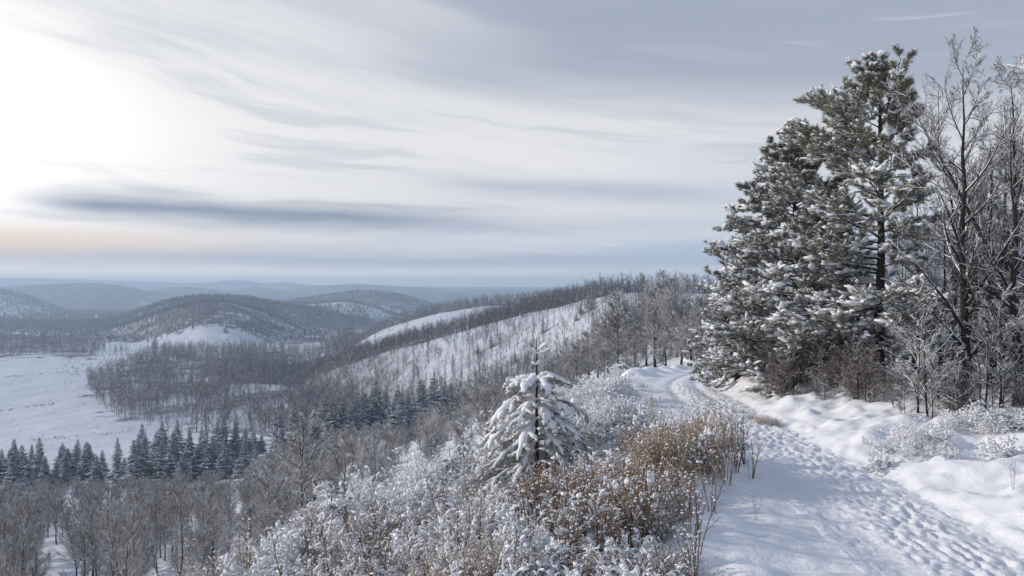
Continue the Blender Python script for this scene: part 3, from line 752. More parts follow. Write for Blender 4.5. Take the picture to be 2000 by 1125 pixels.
def weed(seed, h=1.5, n=3, puffs=0, mat=None, side=6, curl=.05):
    rng = np.random.default_rng(seed)
    a = rng.uniform(0, 6.28, n); e = rng.uniform(.02, .3, n)
    P = np.empty((n, 8, 3)); P[:,0] = np.stack([.05*np.cos(a), .05*np.sin(a), -.05+0*a], -1)
    d = np.stack([np.sin(e)*np.cos(a), np.sin(e)*np.sin(a), np.cos(e)], -1); L = h*rng.uniform(.6, 1.05, n)
    for k in range(1, 8): d = norm(d + rng.normal(size=d.shape)*curl); P[:,k] = P[:,k-1]+d*(L/7)[:,None]
    R = (.0095*np.linspace(1,.4,8))[None]*rng.uniform(.7,1.2,n)[:,None]
    P2, R2, _ = grow(P, R, side, .35, 1, 30, .22, 5, .12, .08, .6, .4, rng, lenfall=.4)
    P3, R3, _ = grow(P2, R2, 3, .3, 1, 34, .35, 3, .05, .1, .7, .5, rng, lenfall=.2)
    g = G(); g.add(*tubes(P, R, 5)); g.add(*tubes(P2, np.maximum(R2,.003), 3)); g.add(*tubes(P3, np.maximum(R3,.0022), 3))
    hp, ht = interp_path(P3, np.full((len(P3),1), .95)); hp, ht = hp[:,0], ht[:,0]
    s = rng.uniform(.006,.014,len(hp)); g.add(*scatter(BLOB0[0], BLOB0[1], hp, frames(ht, rng), np.stack([s*.6,s*.6,s*1.5],-1)))
    gw = g; g = G(); k = rng.uniform(size=len(hp)) < .35; s = rng.uniform(.010,.024,k.sum()); q = hp[k].copy(); q[:,2] += .01
    g.add(*scatter(BLOB0[0], BLOB0[1], q, None, np.stack([s,s,s*.8],-1)))
    if puffs:
        p, tn = interp_path(P, rng.uniform(.5, 1, (n, puffs))); p = p.reshape(-1,3); s = rng.uniform(.035,.08,len(p))
        g.add(*scatter(PUFF[0], PUFF[1], p + rng.normal(size=p.shape)*.02, frames(tn.reshape(-1,3)+rng.normal(size=p.shape)*.4, rng), np.stack([s*.8, s*.6, s*.95], -1)))
        g.add(*scatter(PUFF[0], PUFF[1], P[:,-1], frames(P[:,-1]-P[:,-2]+rng.normal(size=(n,3))*.02, rng), np.stack([s[:n]*.8,s[:n]*.65,s[:n]*.9],-1)))
    for V, Fa, n0 in zip(g.V, g.F, np.cumsum([0]+[len(v_) for v_ in g.V])[:-1]): gw.add(V, Fa-n0, 1)
    return kind('dry_weed', 'weed', ('stems', gw.mesh('dry_weed', [mat or M_WEED, M_SNOWB])))

def young_pine(seed, h=3.8, fine=1.0):
    rng = np.random.default_rng(seed)
    P0, R0 = trunk_path(h, .055, (0,0), .01, 12, rng, .12)
    lim = []; 
    # whorls: (height fraction, number, length fraction, angle from vertical)
    wh = [(.93,3,.05,25),(.865,4,.10,62),(.845,3,.085,80),(.77,4,.035,80),(.665,7,.22,84),(.63,4,.15,95),(.545,7,.30,92),(.50,4,.22,100),(.41,8,.35,98),(.36,5,.30,102),(.28,8,.41,101),(.21,6,.38,103),(.14,8,.45,98),(.07,7,.36,92)]
    for (t, n, L, an) in wh:
        a0 = rng.uniform(0, 6.28)
        for k in range(n):
            a = a0 + k*6.283/n + rng.uniform(-.28,.28); th = math.radians(an+rng.uniform(-8,8)); ln = h*L*rng.uniform(.72,1.15)
            p = np.array([P0[0,:,0].mean(), P0[0,:,1].mean(), h*(t+rng.uniform(-.012,.012))]); d = np.array([math.sin(th)*math.cos(a), math.sin(th)*math.sin(a), math.cos(th)])
            if t < .7: d[2] += .38; d = norm(d)
            pts = [p]
            for q in range(1, 9):
                d = norm(d + np.array([0,0,(-.17 if t < .7 else .07)]) + rng.normal(size=3)*.045); pts.append(pts[-1]+d*ln/8)
            lim.append(np.array(pts))
    P1 = np.array(lim); L1 = np.linalg.norm(np.diff(P1, axis=1), axis=2).sum(1)
    R1 = (.006+.009*L1/h*3)[:,None]*np.linspace(1,.35,9)[None]
    big = L1 > .12*h
    P2, R2, _ = grow(P1[big], R1[big], int(7*fine), .22, .98, 40, .34, 6, -.045, .05, .75, .5, rng, lenfall=.55, flat=.25)
    g = G(); g.add(*tubes(P0, R0, 8)); g.add(*tubes(P1, R1, 5)); g.add(*tubes(P2, R2*.7, 4)); trunk = g.mesh('trunk', [M_PINEBARK])
    # needles under and round each shoot
    pos = []; dr = []
    for P, n in ((P1, 10), (P2, 7)):
        p, tn = interp_path(P, np.tile(np.linspace(.15, 1, n), (len(P),1))); pos.append(p.reshape(-1,3)); dr.append(tn.reshape(-1,3))
    pos = np.concatenate(pos); dr = np.concatenate(dr); dr[:,2] -= .1
    g = G(); g.add(*scatter(TUFT[0][0], TUFT[0][1], pos-np.array([0,0,.012]), frames(dr, rng), .070*h/3.8*rng.uniform(.8,1.2,len(pos))*(pos[:,2] < h*.75)+.012))
    crown = g.mesh('crown', [M_NEEDLE], smooth=False)
    # heavy rounded snow along every shoot
    g = G()
    def fingers(P, r0, r1, skip):
        P = resample(P, 12); K = 12; t = np.linspace(0,1,K)
        prof = r0*(.55+.75*np.sin(math.pi*np.clip(t*.92+.06,0,1))**.6)
        R = prof[None]*rng.uniform(.75,1.2,(len(P),1))*(1+.22*rng.normal(size=(len(P),K))); R[:,-1] *= .35; R[:,0] *= .6
        k = rng.uniform(size=len(P)) > skip; Q = P.copy(); Q[...,2] += R*.55; Q[...,:2] += rng.normal(size=Q[...,:2].shape)*r0*.12
        V, Fa = tubes(Q[k], R[k], 7, .78); g.add(V, Fa)
        s = R[k][:,-1]*2.2; g.add(*scatter(BLOB1[0], BLOB1[1], Q[k][:,-1], None, np.stack([s,s,s*.8],-1)))
    sc_ = h/3.8
    hi = P1[:,0,2] > .32*h
    fingers(P1[hi&big], .056*sc_, 0, .03); fingers(P1[~hi&big], .038*sc_, 0, .22); fingers(P1[~big], .026*sc_, 0, .1)
    h2 = P2[:,0,2] > .30*h
    fingers(P2[h2], .043*sc_, 0, .08); fingers(P2[~h2], .026*sc_, 0, .42)
    snow = g.mesh('snow', [M_SNOWB])
    return kind('young_pine', 'tree', ('trunk', trunk), ('crown', crown), ('snow', snow))

# ================================================================== PLANTING
# ---- the two big pines right of the path
def azA(t, a, rng):      # fewer limbs on the right side low down
    m = (np.cos(a) > .2) & (t < .62) & (rng.uniform(size=len(a)) < .45); return np.where(m, math.pi - a, a)
def lenA(t, a):
    r = np.interp(t, [.16,.3,.45,.58,.66,.74,.82,.9,1.0], [2.6,3.0,3.1,3.0,3.0,2.7,2.0,1.15,.35])
    return r*(1.05 if math.cos(a) < 0 else (.68 if t > .6 else .5))
pineA = pine(11, 12.0, .20, 66, lenA, .14, lambda t: float(np.interp(t,[0,.4,.6,.8,1],[100,84,62,48,25])), 11, 7, .15, azA, lambda s, t: np.where(t > .55, .02, .075*(s > .5) - .05*(s <= .5)), lean=(-.012,0), snowp=.72, tufts=3)
D = 26.0; x = at(1716, D)
place(pineA, (x, D, gz(x, D)-.1), 0, (1,1,(top_h(D, 94)-gz(x,D))/kind_h(pineA)), 'tallest pine, dark trunk bare at its foot, snow on its spreading limbs', name='tall_pine')
def lenB(t, a): return float(np.interp(t, [.02,.1,.3,.5,.7,.85,1], [2.5,3.0,3.15,2.65,1.85,1.15,.3]))
pineB = pine(23, 10.4, .17, 118, lenB, .025, lambda t: float(np.interp(t,[0,.3,.7,1],[98,86,68,30])), 11, 7, .145, None, lambda s, t: .05*(s-.3), snowp=.75)
D = 28.5; x = at(1548, D)
place(pineB, (x, D, gz(x, D)-.1), .7, (1,1,(top_h(D, 226)-gz(x,D))/kind_h(pineB)), 'broad bushy pine foliated down to the snow beside the path bend', name='bushy_pine')
pineC = pine(31, 6.6, .12, 80, lambda t, a: float(np.interp(t, [.02,.2,.5,.8,1], [2.0,2.3,1.8,.9,.2])), .03, lambda t: float(np.interp(t,[0,.4,1],[98,86,40])), 9, 6, .14, None, .03, snowp=.7)
D = 27.4; x = at(1600, D); place(pineC, (x, D, gz(x, D)), 2.1, .72, 'low snow-laden pine filling the gap left of the dark trunk', name='small_pine')
D = 33; x = at(1440, D); place(pineC, (x, D, gz(x, D)), .4, (.85,.85,.8), 'low pine at the inside of the path bend, behind the bushy pine', name='small_pine')

# ---- young snow-laden pine, centre
yp = young_pine(5, 3.85)
D = 18.0; x = at(1048, D); zb = gz(x, D)
place(yp, (x, D, zb-.05), .6, (1.12,1.12,(top_h(D, 640)-zb)/kind_h(yp)), 'young pine bowed under thick fingers of snow among the foreground scrub', name='young_pine')

# ---- bare trees
bt = [bare_tree(101, 10.5, .16, (30,9,6,4), 44, .08, .12, .33, M_TWIG, snowmin=.013),
      bare_tree(102, 10, .14, (28,9,6,4), 42, .10, .2, .34, M_TWIG, forks=1, snowmin=.013),
      bare_tree(103, 9, .09, (24,8,6,4), 62, .05, .08, .38, M_TWIG, snowmin=.022),
      bare_tree(104, 10, .15, (24,8,6,4), 36, .10, .16, .36, M_TWIG, forks=2)]
# slimmer, cheaper crowns seen from 35 m on, with rime on every twig
mt = [bare_tree(201, 9, .12, (36,12,8,3), 50, .08, .16, .46, M_TWIGW, twr=.018, snowmin=.03),
      bare_tree(202, 9, .12, (39,12,8,3), 42, .10, .2, .44, M_TWIGW, twr=.016, forks=2, snowmin=.03),
      bare_tree(203, 9, .11, (34,12,8,3), 55, .06, .2, .46, M_TWIGW, twr=.016, snowmin=.02)]
dk = [bare_tree(301, 9, .10, (30,10,7,4), 40, .09, .22, .40, M_TWIGD, twr=.0085, snowmin=.014),
      bare_tree(302, 9, .09, (30,10,7,4), 34, .08, .22, .36, M_TWIGD, twr=.0085, forks=1, snowmin=.012)]
def tree_px(k, px, D, ptop, label, group=None, rz=None, wide=1., href=None, name=None):
    x = at(px, D); z = gz(x, D); h = top_h(D, ptop) - z
    hh = kind_h(k)
    s = h/hh; w_ = max(s, .5)*wide
    return place(k, (x, D, z-.05), RNG.uniform(0, 6.28) if rz is None else rz, (w_, w_, s), label, group, name)
# right-hand wood
tree_px(bt[0], 1884, 21.0, 58, 'tall bare tree next right of the tallest pine, its top highest of the wood', rz=1.0, wide=.9)
tree_px(bt[1], 1992, 20.5, 95, 'bare tree at the frame edge, tall forked stems against the sky', rz=.4)
tree_px(bt[2], 1838, 26, 330, 'low bare tree with level snow-lined boughs just behind the tallest bare tree', rz=2.2)
tree_px(bt[3], 1938, 25, 205, 'forked bare tree between the tall bare tree and the frame edge', rz=4.0)
wood = [(1790,30,330),(1812,36,420),(1768,34,420),(1905,30,260),(1962,29,230),(2040,27,180),(2075,22,60),(1862,33,350),(1925,38,330),(1985,36,300),(1745,40,440),(1822,42,430),(1885,44,420),(1955,46,400),(2030,42,340),(2110,34,260),(1770,50,470),(1850,52,470),(1925,55,460),(2000,54,430),(1720,46,470),(1680,52,500),(1640,56,510)]
for i, (px, D, pt) in enumerate(wood):
    tree_px(bt[i % 4], px, D, pt, ('bare frosted tree ' + ('nearer' if D < 36 else 'far') + ' in the dim wood, ' + ('behind the tallest pine' if px < 1780 else 'between pine and tallest bare tree' if px < 1870 else 'right of the tallest bare tree' if px < 1960 else 'at the frame edge')), 'bare trees deep in the right-hand wood', wide=1.05)
# saplings and undergrowth of the wood
sap = [bare_tree(401, 3.4, .028, (16,7,5,2), 48, .05, .1, .40, M_TWIGW, twr=.007, snowmin=.012),
       bare_tree(402, 3.0, .025, (14,7,5,2), 58, .02, .08, .46, M_TWIG, twr=.007, snowmin=.013)]
for k in sap: k['name'] = 'sapling'; k['cat'] = 'sapling'
rs = np.random.default_rng(77)
for i in range(46):
    px = rs.uniform(1770, 2100); D = rs.uniform(21.5, 34) if i % 3 else rs.uniform(19.2, 22); x = at(px, D)
    place(sap[i%2], (x, D, gz(x, D)), rs.uniform(0, 6.28), rs.uniform(.55, 1.15), ('upright' if i%2 == 0 else 'low spreading') + ' snow-lined sapling ' + ('just right of the dark pine trunk' if px < 1820 else 'at the foot of the tallest bare tree' if px < 1920 else 'beside the frame edge') + (', front of the wood' if D < 22 else ', inside the wood'), 'saplings under the wood')
# frosted trees at the far end of the path
for px, D, pt, k, lab in [(1278, 88, 522, 1, 'round-crowned frosted tree with three dark stems beyond the path bend'),
                     (1206, 96, 562, 0, 'frosted tree with a wide fan crown at the ridge edge left of the three-stemmed tree'),
                     (1332, 78, 548, 1, 'frosted tree right above the point where the path vanishes'),
                     (1372, 66, 572, 0, 'frosted tree touching the left flank of the bushy pine')]:
    tree_px(mt[k], px, D, pt, lab, wide=1.3)
for i, (px, D, pt) in enumerate([(1240,110,615),(1310,100,600),(1355,98,605),(1168,120,648),(1392,84,600),(1412,74,610),(1300,70,640),(1350,60,650),(1150,100,668),(1128,84,690),(1100,92,705),(1180,78,690),(1222,104,630),(1262,98,600),(1322,92,612),(1345,72,628),(1385,64,636),(1296,112,606),(1188,106,640),(1148,88,676),(1240,74,680),(1402,90,585),(1362,82,596)]):
    tree_px(mt[i%3], px, D, pt-26, ('spreading','forked','open-crowned')[i%3] + ' rimed bare tree ' + ('left of the fan-crowned tree' if px < 1195 else 'between the fan-crowned and three-stemmed trees' if px < 1270 else 'right of the three-stemmed tree' if px < 1340 else 'against the left flank of the bushy pine') + (', in the rear' if D > 92 else ', in front'), 'rimed trees around the path bend', wide=1.4)
# single trees of the slope below
tree_px(mt[0], 592, 60, 785, 'large frosted tree with dense arching branches standing highest on the lower left slope', wide=1.35)
tree_px(dk[0], 352, 32, 915, 'slender dark V-shaped tree in front of the snowy clearing at lower left', wide=.8)
tree_px(mt[2], 952, 56, 722, 'spreading bare tree with a dark stem just left of the young pine', wide=1.25)
tree_px(mt[1], 738, 44, 850, 'frosted tree just beyond the edge of the foreground scrub, left of the brown hillside trees')
tree_px(mt[0], 1112, 60, 715, 'small rimed tree peeping out right of the young pine top', wide=.9)
GS = 'bare trees down the slope below the path'
slope = np.random.default_rng(12)
def scatter_px(n, ulo, uhi, dlo, dhi, cond=None, mind=3.0, rng=slope, pw=1.0):
    pts = []; tries = 0
    while len(pts) < n and tries < n*60:
        tries += 1; u = rng.uniform(ulo, uhi); D = dlo + (dhi-dlo)*rng.uniform()**pw
        if cond is not None and not cond(u, D): continue
        x = at(u, D)
        if any((x-a)**2+(D-b)**2 < mind*mind for a, b in pts[-400:]): continue
        pts.append((x, D))
    return pts
def on_slope(u, D):
    # leave a clearing at lower left
    if 380 < u < 470 and 100 < D < 150: return False
    if 535 < u < 655 and D < 64: return False
    if 905 < u < 1000 and D < 62: return False
    if u > 1080 and D < 60: return False
    if 480 < u < 900 and D < 36: return False
    return u < 1130
for i, (x, D) in enumerate(scatter_px(150, -80, 1120, 34, 140, on_slope, 3.2, pw=.8) + scatter_px(105, -60, 560, 40, 138, on_slope, 2.6, pw=.9)):
    u = 1000+F*x/D; z = gz(x, D); brown = (u > 760 and D > 75) or (i % 3 == 0)
    k = dk[i%2] if (u < 480 or (brown and i % 2)) else mt[i%3]
    cap = top_h(D, float(np.interp(u, [0,480,520,640,760,880,1000,1130],[936,915,872,838,815,775,722,682])) + slope.uniform(-4, 24)) - z
    h = slope.uniform(6.2, 9.0)*(.62 if D < 50 and u > 500 else 1)*1
    h = min(h, cap)
    if h < 2.6: continue
    s = h/kind_h(k)
    if u > 720 and D > 90: k = dk[i%2]; lab = 'brown bare tree on the shoulder of the slope behind the frosted ones'
    elif k in dk: lab = 'dark bare tree with thin snow on the lower left slope under the spruces'
    else: lab = 'grey frosted tree crowding the slope between the scrub and the spruces'
    gl = lab.split(' ')[0]+' '+GS
    vi = (dk+mt).index(k); lk = ('spreading','forked','wide-crowned','many-stemmed','short-trunked')[vi]
    dist = 'close beyond the scrub' if D < 62 else 'halfway down the slope' if D < 100 else 'far down by the spruces'
    bin_ = 'at the frame edge' if u < 60 else 'near the left frame edge' if u < 160 else 'left of the snowy clearing' if u < 330 else 'by the snowy clearing' if u < 500 else 'beside the large frosted tree' if u < 700 else 'under the upper spruce row' if u < 850 else 'near the spreading bare tree' if u < 1000 else 'behind the young pine'
    lab = lab.split(' ')[0] + ' ' + lk + ' bare tree ' + dist + ', ' + bin_
    place(k, (x, D, z-.05), slope.uniform(0, 6.28), (s*1.15, s*1.15, s), lab, gl)
# spruces along the slope foot
spk = [spruce(s, 12, rb=r_) for s, r_ in ((1, 2.5), (2, 3.0), (3, 2.2), (4, 2.8))]
row = np.random.default_rng(5)
SPT = [(0,905),(30,868),(60,905),(118,862),(150,872),(180,885),(225,845),(262,860),(280,838),(320,830),(350,835),(372,822),(405,830),(440,812),(462,800),(480,830),(505,850),(240,885),(200,870),(135,880),(300,850),(335,850),(390,848),(425,836),(465,838),(490,842),
       (612,782),(632,772),(655,780),(672,772),(690,770),(708,762),(722,768),(740,756),(760,760),(776,752),(795,758),(815,748),(832,752),(850,742),(868,746),(884,742),(645,792),(700,782),(745,775),(780,770),(575,800),(596,792),(620,800),(550,805)]
SPT = [(a_, b_-(10 if a_ < 530 else 12)) for a_, b_ in SPT]
for i, (px, pt) in enumerate(SPT):
    D = row.uniform(142, 196) if px < 560 else row.uniform(170, 205)
    px += row.uniform(-6, 6); pt += row.uniform(-9, 20); x = at(px, D); z = gz(x, D)
    h = max(top_h(D, pt) - z, 5.5); s = h/12; w_ = s*row.uniform(1.25, 1.65) if h > 8 else s*1.8
    lab = 'dark blue-green spruce in the thick left row, ' + ('at the frame edge' if px < 90 else 'left of its middle' if px < 210 else 'in its middle' if px < 330 else 'right of its middle' if px < 430 else 'at its right end') if px < 530 else 'dark spruce in the thinner upper row, ' + ('beside the left row' if px < 640 else 'in its left half' if px < 740 else 'in its right half' if px < 830 else 'at its upper end')
    place(spk[i%4], (x, D, z-.1), row.uniform(0, 6.28), (w_, w_, s), lab, 'spruces of the left row' if px < 530 else 'spruces of the upper row')
for i in range(34):
    px = row.uniform(-60, 505); D = row.uniform(146, 168); x = at(px, D); z = gz(x, D); s = row.uniform(.42, .8)
    place(spk[i%4], (x, D, z-.1), row.uniform(0, 6.28), (s*1.7, s*1.7, s), 'shorter spruce in front of the thick left row, ' + ('at the frame edge' if px < 60 else 'left of its middle' if px < 180 else 'in its middle' if px < 320 else 'towards its right end'), 'shorter spruces of the left row')
for i, (px, D, pt) in enumerate([(1062,165,716),(1078,165,700),(1095,170,702),(1108,150,705),(1122,170,690),(1140,165,690),(1085,150,724),(1052,160,728),(1070,185,704),(1100,190,700)]):
    tree_px(spk[i%4], px, D, pt, 'blue-green spruce in the small stand right of the young pine', 'spruces of the small stand', wide=1.3, href=12)

# ---- single dark conifers far off
fc = [kind('conifer', 'tree', ('crown', far_conifer(s, 10, 60, 2.6).mesh('conifer', [M_SPRUCE], False))) for s in (1,2,3)]
def far_single(px, D, hpx, label, i, group=None, wd=1.0):
    x = at(px, D); z = gz(x, D); s = hpx*D/F/10
    return place(fc[i%3], (x, D, z-.2), i*1.3, (s*1.15*wd, s*1.15*wd, s), label, group)
far_single(301, 800, 26, 'lone round conifer on the snowy meadow below the rounded hill', 0, wd=1.5)
far_single(440, 830, 22, 'lone conifer at the wood edge, second on the snowy meadow', 1, wd=1.3)
far_single(178, 700, 26, 'conifer at the end of the hedgerow of small trees on the meadow', 2, wd=1.2)
far_single(672, 2000, 16, 'tiny dark conifer on the skyline of the far wooded hill', 1, wd=1.2)
far_single(1005, 318, 36, 'slim conifer on the open snow slope just left of the young pine tip', 0, wd=.9)
far_single(932, 352, 30, 'thin conifer on the open snow slope, left one of a pair', 1, wd=.8)
far_single(959, 350, 34, 'thin conifer on the open snow slope, right one of a pair', 2, wd=.8)
far_single(1060, 330, 38, 'narrow conifer on the open snow slope just right of the young pine tip', 2, wd=.8)
for i, (px, D, hp) in enumerate([(1125,318,22),(1134,322,30),(1148,325,34),(1155,320,28)]):
    far_single(px, D, hp, 'pine in the small dark cluster on the upper snow slope', i, 'pines of the upper slope cluster', 1.2)
for i, (px, hp) in enumerate([(1128,28),(1140,34),(1152,42),(1160,40),(1172,30),(1180,40),(1195,24),(1208,34),(1216,40),(1228,32),(1240,26),(1256,48),(1265,34),(1222,30),(1165,28)]):
    D = float(e_crest(px))+6+ (i*7)%16
    far_single(px, D, hp*.85, 'dark pine on the ridge top where the snow slope ends', i, 'pines on the ridge top', 1.25)

# ---- leafless woods of the valley and the far hillsides
wr = np.random.default_rng(99)
def inpoly(u, D, poly):
    c = False; n = len(poly); j = n-1
    for i in range(n):
        (xi, yi), (xj, yj) = poly[i], poly[j]
        if (yi > D) != (yj > D) and u < (xj-xi)*(D-yi)/(yj-yi)+xi: c = not c
        j = i
    return c
def pts_in(poly, n, rng=wr, keep=None):
    pu = [p[0] for p in poly]; pd = [p[1] for p in poly]; out_ = []
    while len(out_) < n:
        u = rng.uniform(min(pu), max(pu)); D = math.sqrt(rng.uniform(min(pd)**2, max(pd)**2))
        if inpoly(u, D, poly) and (keep is None or keep(u, D)): out_.append((u, D))
    return out_
near_kinds = [kind('bare_tree', 'tree', ('crown', far_bare(s, 10, n, .12).mesh('bare_tree', [M_FAR], False))) for s, n in ((1,75),(2,60),(3,90),(4,50))]
valley = sorted(pts_in(VALLEY, 2900, keep=lambda u, D: wr.uniform() < .28 + 1.0*(vnoise(np.array(u/60.), np.array(D/70.), 3)+.5)), key=lambda p: p[1])
eslope = [(u, float(e_crest(u))-wr.uniform(3, 95)*(.55+.45*(u-560)/600)) for u in wr.uniform(575, 1195, 950)]
N_IND = 16
for i, (u, D) in enumerate(valley[:N_IND]):
    x = at(u, D); s = wr.uniform(.65, 1.15)
    place(near_kinds[i%4], (x, D, gz(x, D)-.1), wr.uniform(0, 6.28), (s, s, s), 'leafless tree along the near edge of the dark valley wood', 'trees along the valley wood edge')
es = sorted(eslope, key=lambda p: p[1])
for i, (u, D) in enumerate(es[:8]):
    x = at(u, D); s = wr.uniform(.3, .85)
    place(near_kinds[i%4], (x, D, gz(x, D)-.1), wr.uniform(0, 6.28), (s, s, s), 'thin leafless tree dotted over the open snow slope', 'thin trees dotted over the snow slope')
def forest(name, label, pts, temps, mat, smin, smax, group=None, smooth=False):
    g = G(); pts = np.array(pts); x = (pts[:,0]-1000)/F*pts[:,1]; z = ground(x, pts[:,1])
    which = wr.integers(0, len(temps), len(pts))
    for k, t in enumerate(temps):
        q = which == k; n = int(q.sum())
        if not n: continue
        a = wr.uniform(0, 6.28, n); R = np.zeros((n,3,3)); R[:,0,0] = np.cos(a); R[:,0,1] = -np.sin(a); R[:,1,0] = np.sin(a); R[:,1,1] = np.cos(a); R[:,2,2] = 1
        s = wr.uniform(smin, smax, n); pos = np.stack([x[q], pts[q,1], z[q]-.1], -1); base = 0
        for V, Fa in zip(t.V, t.F):
            g.add(*scatter(V, Fa-base, pos, R, s)); base += len(V)
    o = link(name, g.mesh(name, [mat], smooth)); return tag(o, label, 'forest', group, 'stuff')
TB = [far_bare(s, 10, n, .15) for s, n in ((11,64),(12,52),(13,72),(14,46))]
TT = [far_tiny(s) for s in range(5)]; TC = [far_conifer(s, 10, 22, 2.4) for s in (5,6,7)]
forest('valley_wood', 'grey-brown leafless wood filling the valley floor', valley[N_IND:], TB, M_FAR, .4, 1.2)
forest('slope_thicket', 'sparse thin trees scattered over the far snowy slope', es[8:] + [(u, float(e_crest(u))-wr.uniform(0, 12)) for u in wr.uniform(600, 1190, 60)], TB, M_FAR, .25, .8)
# foot of the snow slope: denser
foot = [(u, float(e_crest(u))-wr.uniform(70, 130)) for u in wr.uniform(560, 1190, 800)]
forest('gully_wood', 'bare wood in the gully at the foot of the snow slope', foot, TB, M_FAR, .5, 1.0)
br = []
while len(br) < 1700:
    u = wr.uniform(430, 1185); c = float(e_crest(max(u, 545)))
    br.append((u, c + wr.uniform(6, 90)))
forest('crest_wood', 'brownish leafless wood behind the crest of the snow slope', br, TB, M_FAR, .5, .95)
forest('ridge_top_wood', 'rimed leafless trees standing along the ridge top beside the path bend', [(u, wr.uniform(285, 350)) for u in wr.uniform(1185, 1460, 230)], TB, M_FAR, .45, .85)
for i, (px, D) in enumerate([(1290,318),(1312,330),(1335,322),(1204,300),(1362,335)]):
    far_single(px, D, 26, 'small dark pine among rimed trees on the ridge top right of the pine group', i, 'small pines among the rimed ridge trees', 1.2)
# wooded spur with conifers behind it
def spurD(lo, hi, ulo, uhi, n, keep=None):
    o = []
    while len(o) < n:
        u = wr.uniform(ulo, uhi); d = wr.uniform(lo, hi)
        if keep is None or keep(u, d): o.append((u, d))
    return o
def patch(u, d):     # open snow patch on the spur
    return not (715 < u < 960 and 560 < d < 628) 
forest('spur_wood', 'leafless wood on the long spur right of centre', spurD(640, 900, 655, 1330, 1700, lambda u, d: u < 960 or d > 740), TB, M_FAR, .4, .8)
forest('spur_wood', 'thin leafless wood around the snow patch on the spur', spurD(530, 650, 690, 1200, 500, lambda u, d: patch(u, d) or wr.uniform() < .13), TB, M_FAR, .5, 1.0)
forest('spur_conifers', 'dark conifer belt along the top of the long spur', spurD(640, 900, 660, 1320, 1500, lambda u, d: vnoise(np.array(u/55.), np.array(d/120.), 9) > -.12), TC, M_SPRUCE, .55, 1.05)
# rounded hill and ridges left of centre
forest('hill_wood', 'leafless wood on the rounded hill at left centre', spurD(840, 1190, -250, 690, 6500, lambda u, d: wr.uniform() < .25+1.1*float(vnoise(np.array(u/50.), np.array(d/70.), 4)+.5)), TB[:1]+TT, M_FAR, .4, .85)
forest('hedgerow', 'line of small trees along the far side of the meadow', [(u, 705+wr.uniform(-10, 14)+(u-200)*-.05) for u in np.concatenate([wr.uniform(185,262,34), wr.uniform(-200,190,70), wr.uniform(300, 480, 14)])], TB, M_FAR, .35, .95)
forest('meadow_edge_wood', 'loose wood at the far left behind the meadow', spurD(640, 870, -250, 205, 1500, lambda u, d: d > 655 + .0018*max(0, u)**2 - 30*float(vnoise(np.array(u/30.), np.array(0.), 8))), TB, M_FAR, .5, 1.0)
forest('ridge_wood', 'dark wood along the ridge behind the rounded hill', spurD(1190, 1480, -250, 720, 4200), TT, M_FAR, .8, 1.2)
forest('snow_hill_wood', 'sparse trees on the pale snow hill', spurD(1300, 1560, 470, 800, 1100), TT, M_FAR, .5, .9)
forest('far_hill_wood', 'dense wood covering the far hill left of centre', spurD(1620, 2120, 420, 900, 4200), TT, M_FAR, .8, 1.2)
forest('far_left_wood', 'dense wood covering the far left hillside', spurD(1500, 2060, -400, 330, 5200), TT, M_FAR, .8, 1.2)
forest('scrub', 'low leafless scrub scattered over the snowfield edge', [(u, d) for u, d in spurD(440, 640, 110, 230, 60) + spurD(540, 690, 120, 300, 520)] , TT, M_FAR, .08, .24)

def rowline(pts, n, jit=.6):
    o = []; pts = np.array(pts, float); tt = wr.uniform(0, len(pts)-1, n)
    for t_ in tt:
        i = min(int(t_), len(pts)-2); f_ = t_-i; a_ = pts[i]*(1-f_)+pts[i+1]*f_; o.append((a_[0]+wr.normal(0, .8), a_[1]+wr.normal(0, jit)))
    return o
forest('field_hedge', 'low dark hedge lines and ditch weeds crossing the snowfield', rowline([(-40,508),(40,520),(130,548)], 150, 1.2) + rowline([(-40,372),(30,382),(110,400)], 110, 1) + rowline([(-60,640),(160,665),(300,700),(480,745)], 420, 1.6) + rowline([(60,272),(140,280),(320,318),(450,335)], 120, 2.5), TT, M_FAR, .05, .16)

# ---- foreground scrub
ss = [snow_shrub(51, .95, 26, .042), snow_shrub(52, .75, 24, .05, spread=.75), snow_shrub(53, 1.15, 22, .038, M_TWIGW), snow_shrub(54, .6, 22, .055, spread=.9), snow_shrub(55, 1.0, 16, .034, M_WEED, .6), snow_shrub(56, .8, 18, .036, M_STRAW, .65, .7)]
fg = np.random.default_rng(8)
def scrub_ok(x, y):
    u = 1000+F*x/y; pxx = path_x(np.array(y))
    lim_r = pxx - (4.3 if y < 15.5 else (3.0 if y < 22 else 1.9))
    if u < 330 and y > 15: return False
    if y > 14 and u < 400 + (y-14)*45: return False
    if x > lim_r: return False
    if 20 < y < 26 and x > .183*y - .55: return False
    if 15 < y <= 20 and u > 1370: return False
    return y < 46 and u > -150
pts = []
while len(pts) < 298:
    y = 9.5 + 33*fg.uniform()**1.5; x = fg.uniform(-.75*y, float(path_x(np.array(y)))-1.6)
    if not scrub_ok(x, y): continue
    if y > 22 and x < at(1000, y): continue
    if any((x-a)**2+(y-b)**2 < (.32+.008*y)**2 for a, b in pts): continue
    pts.append((x, y))
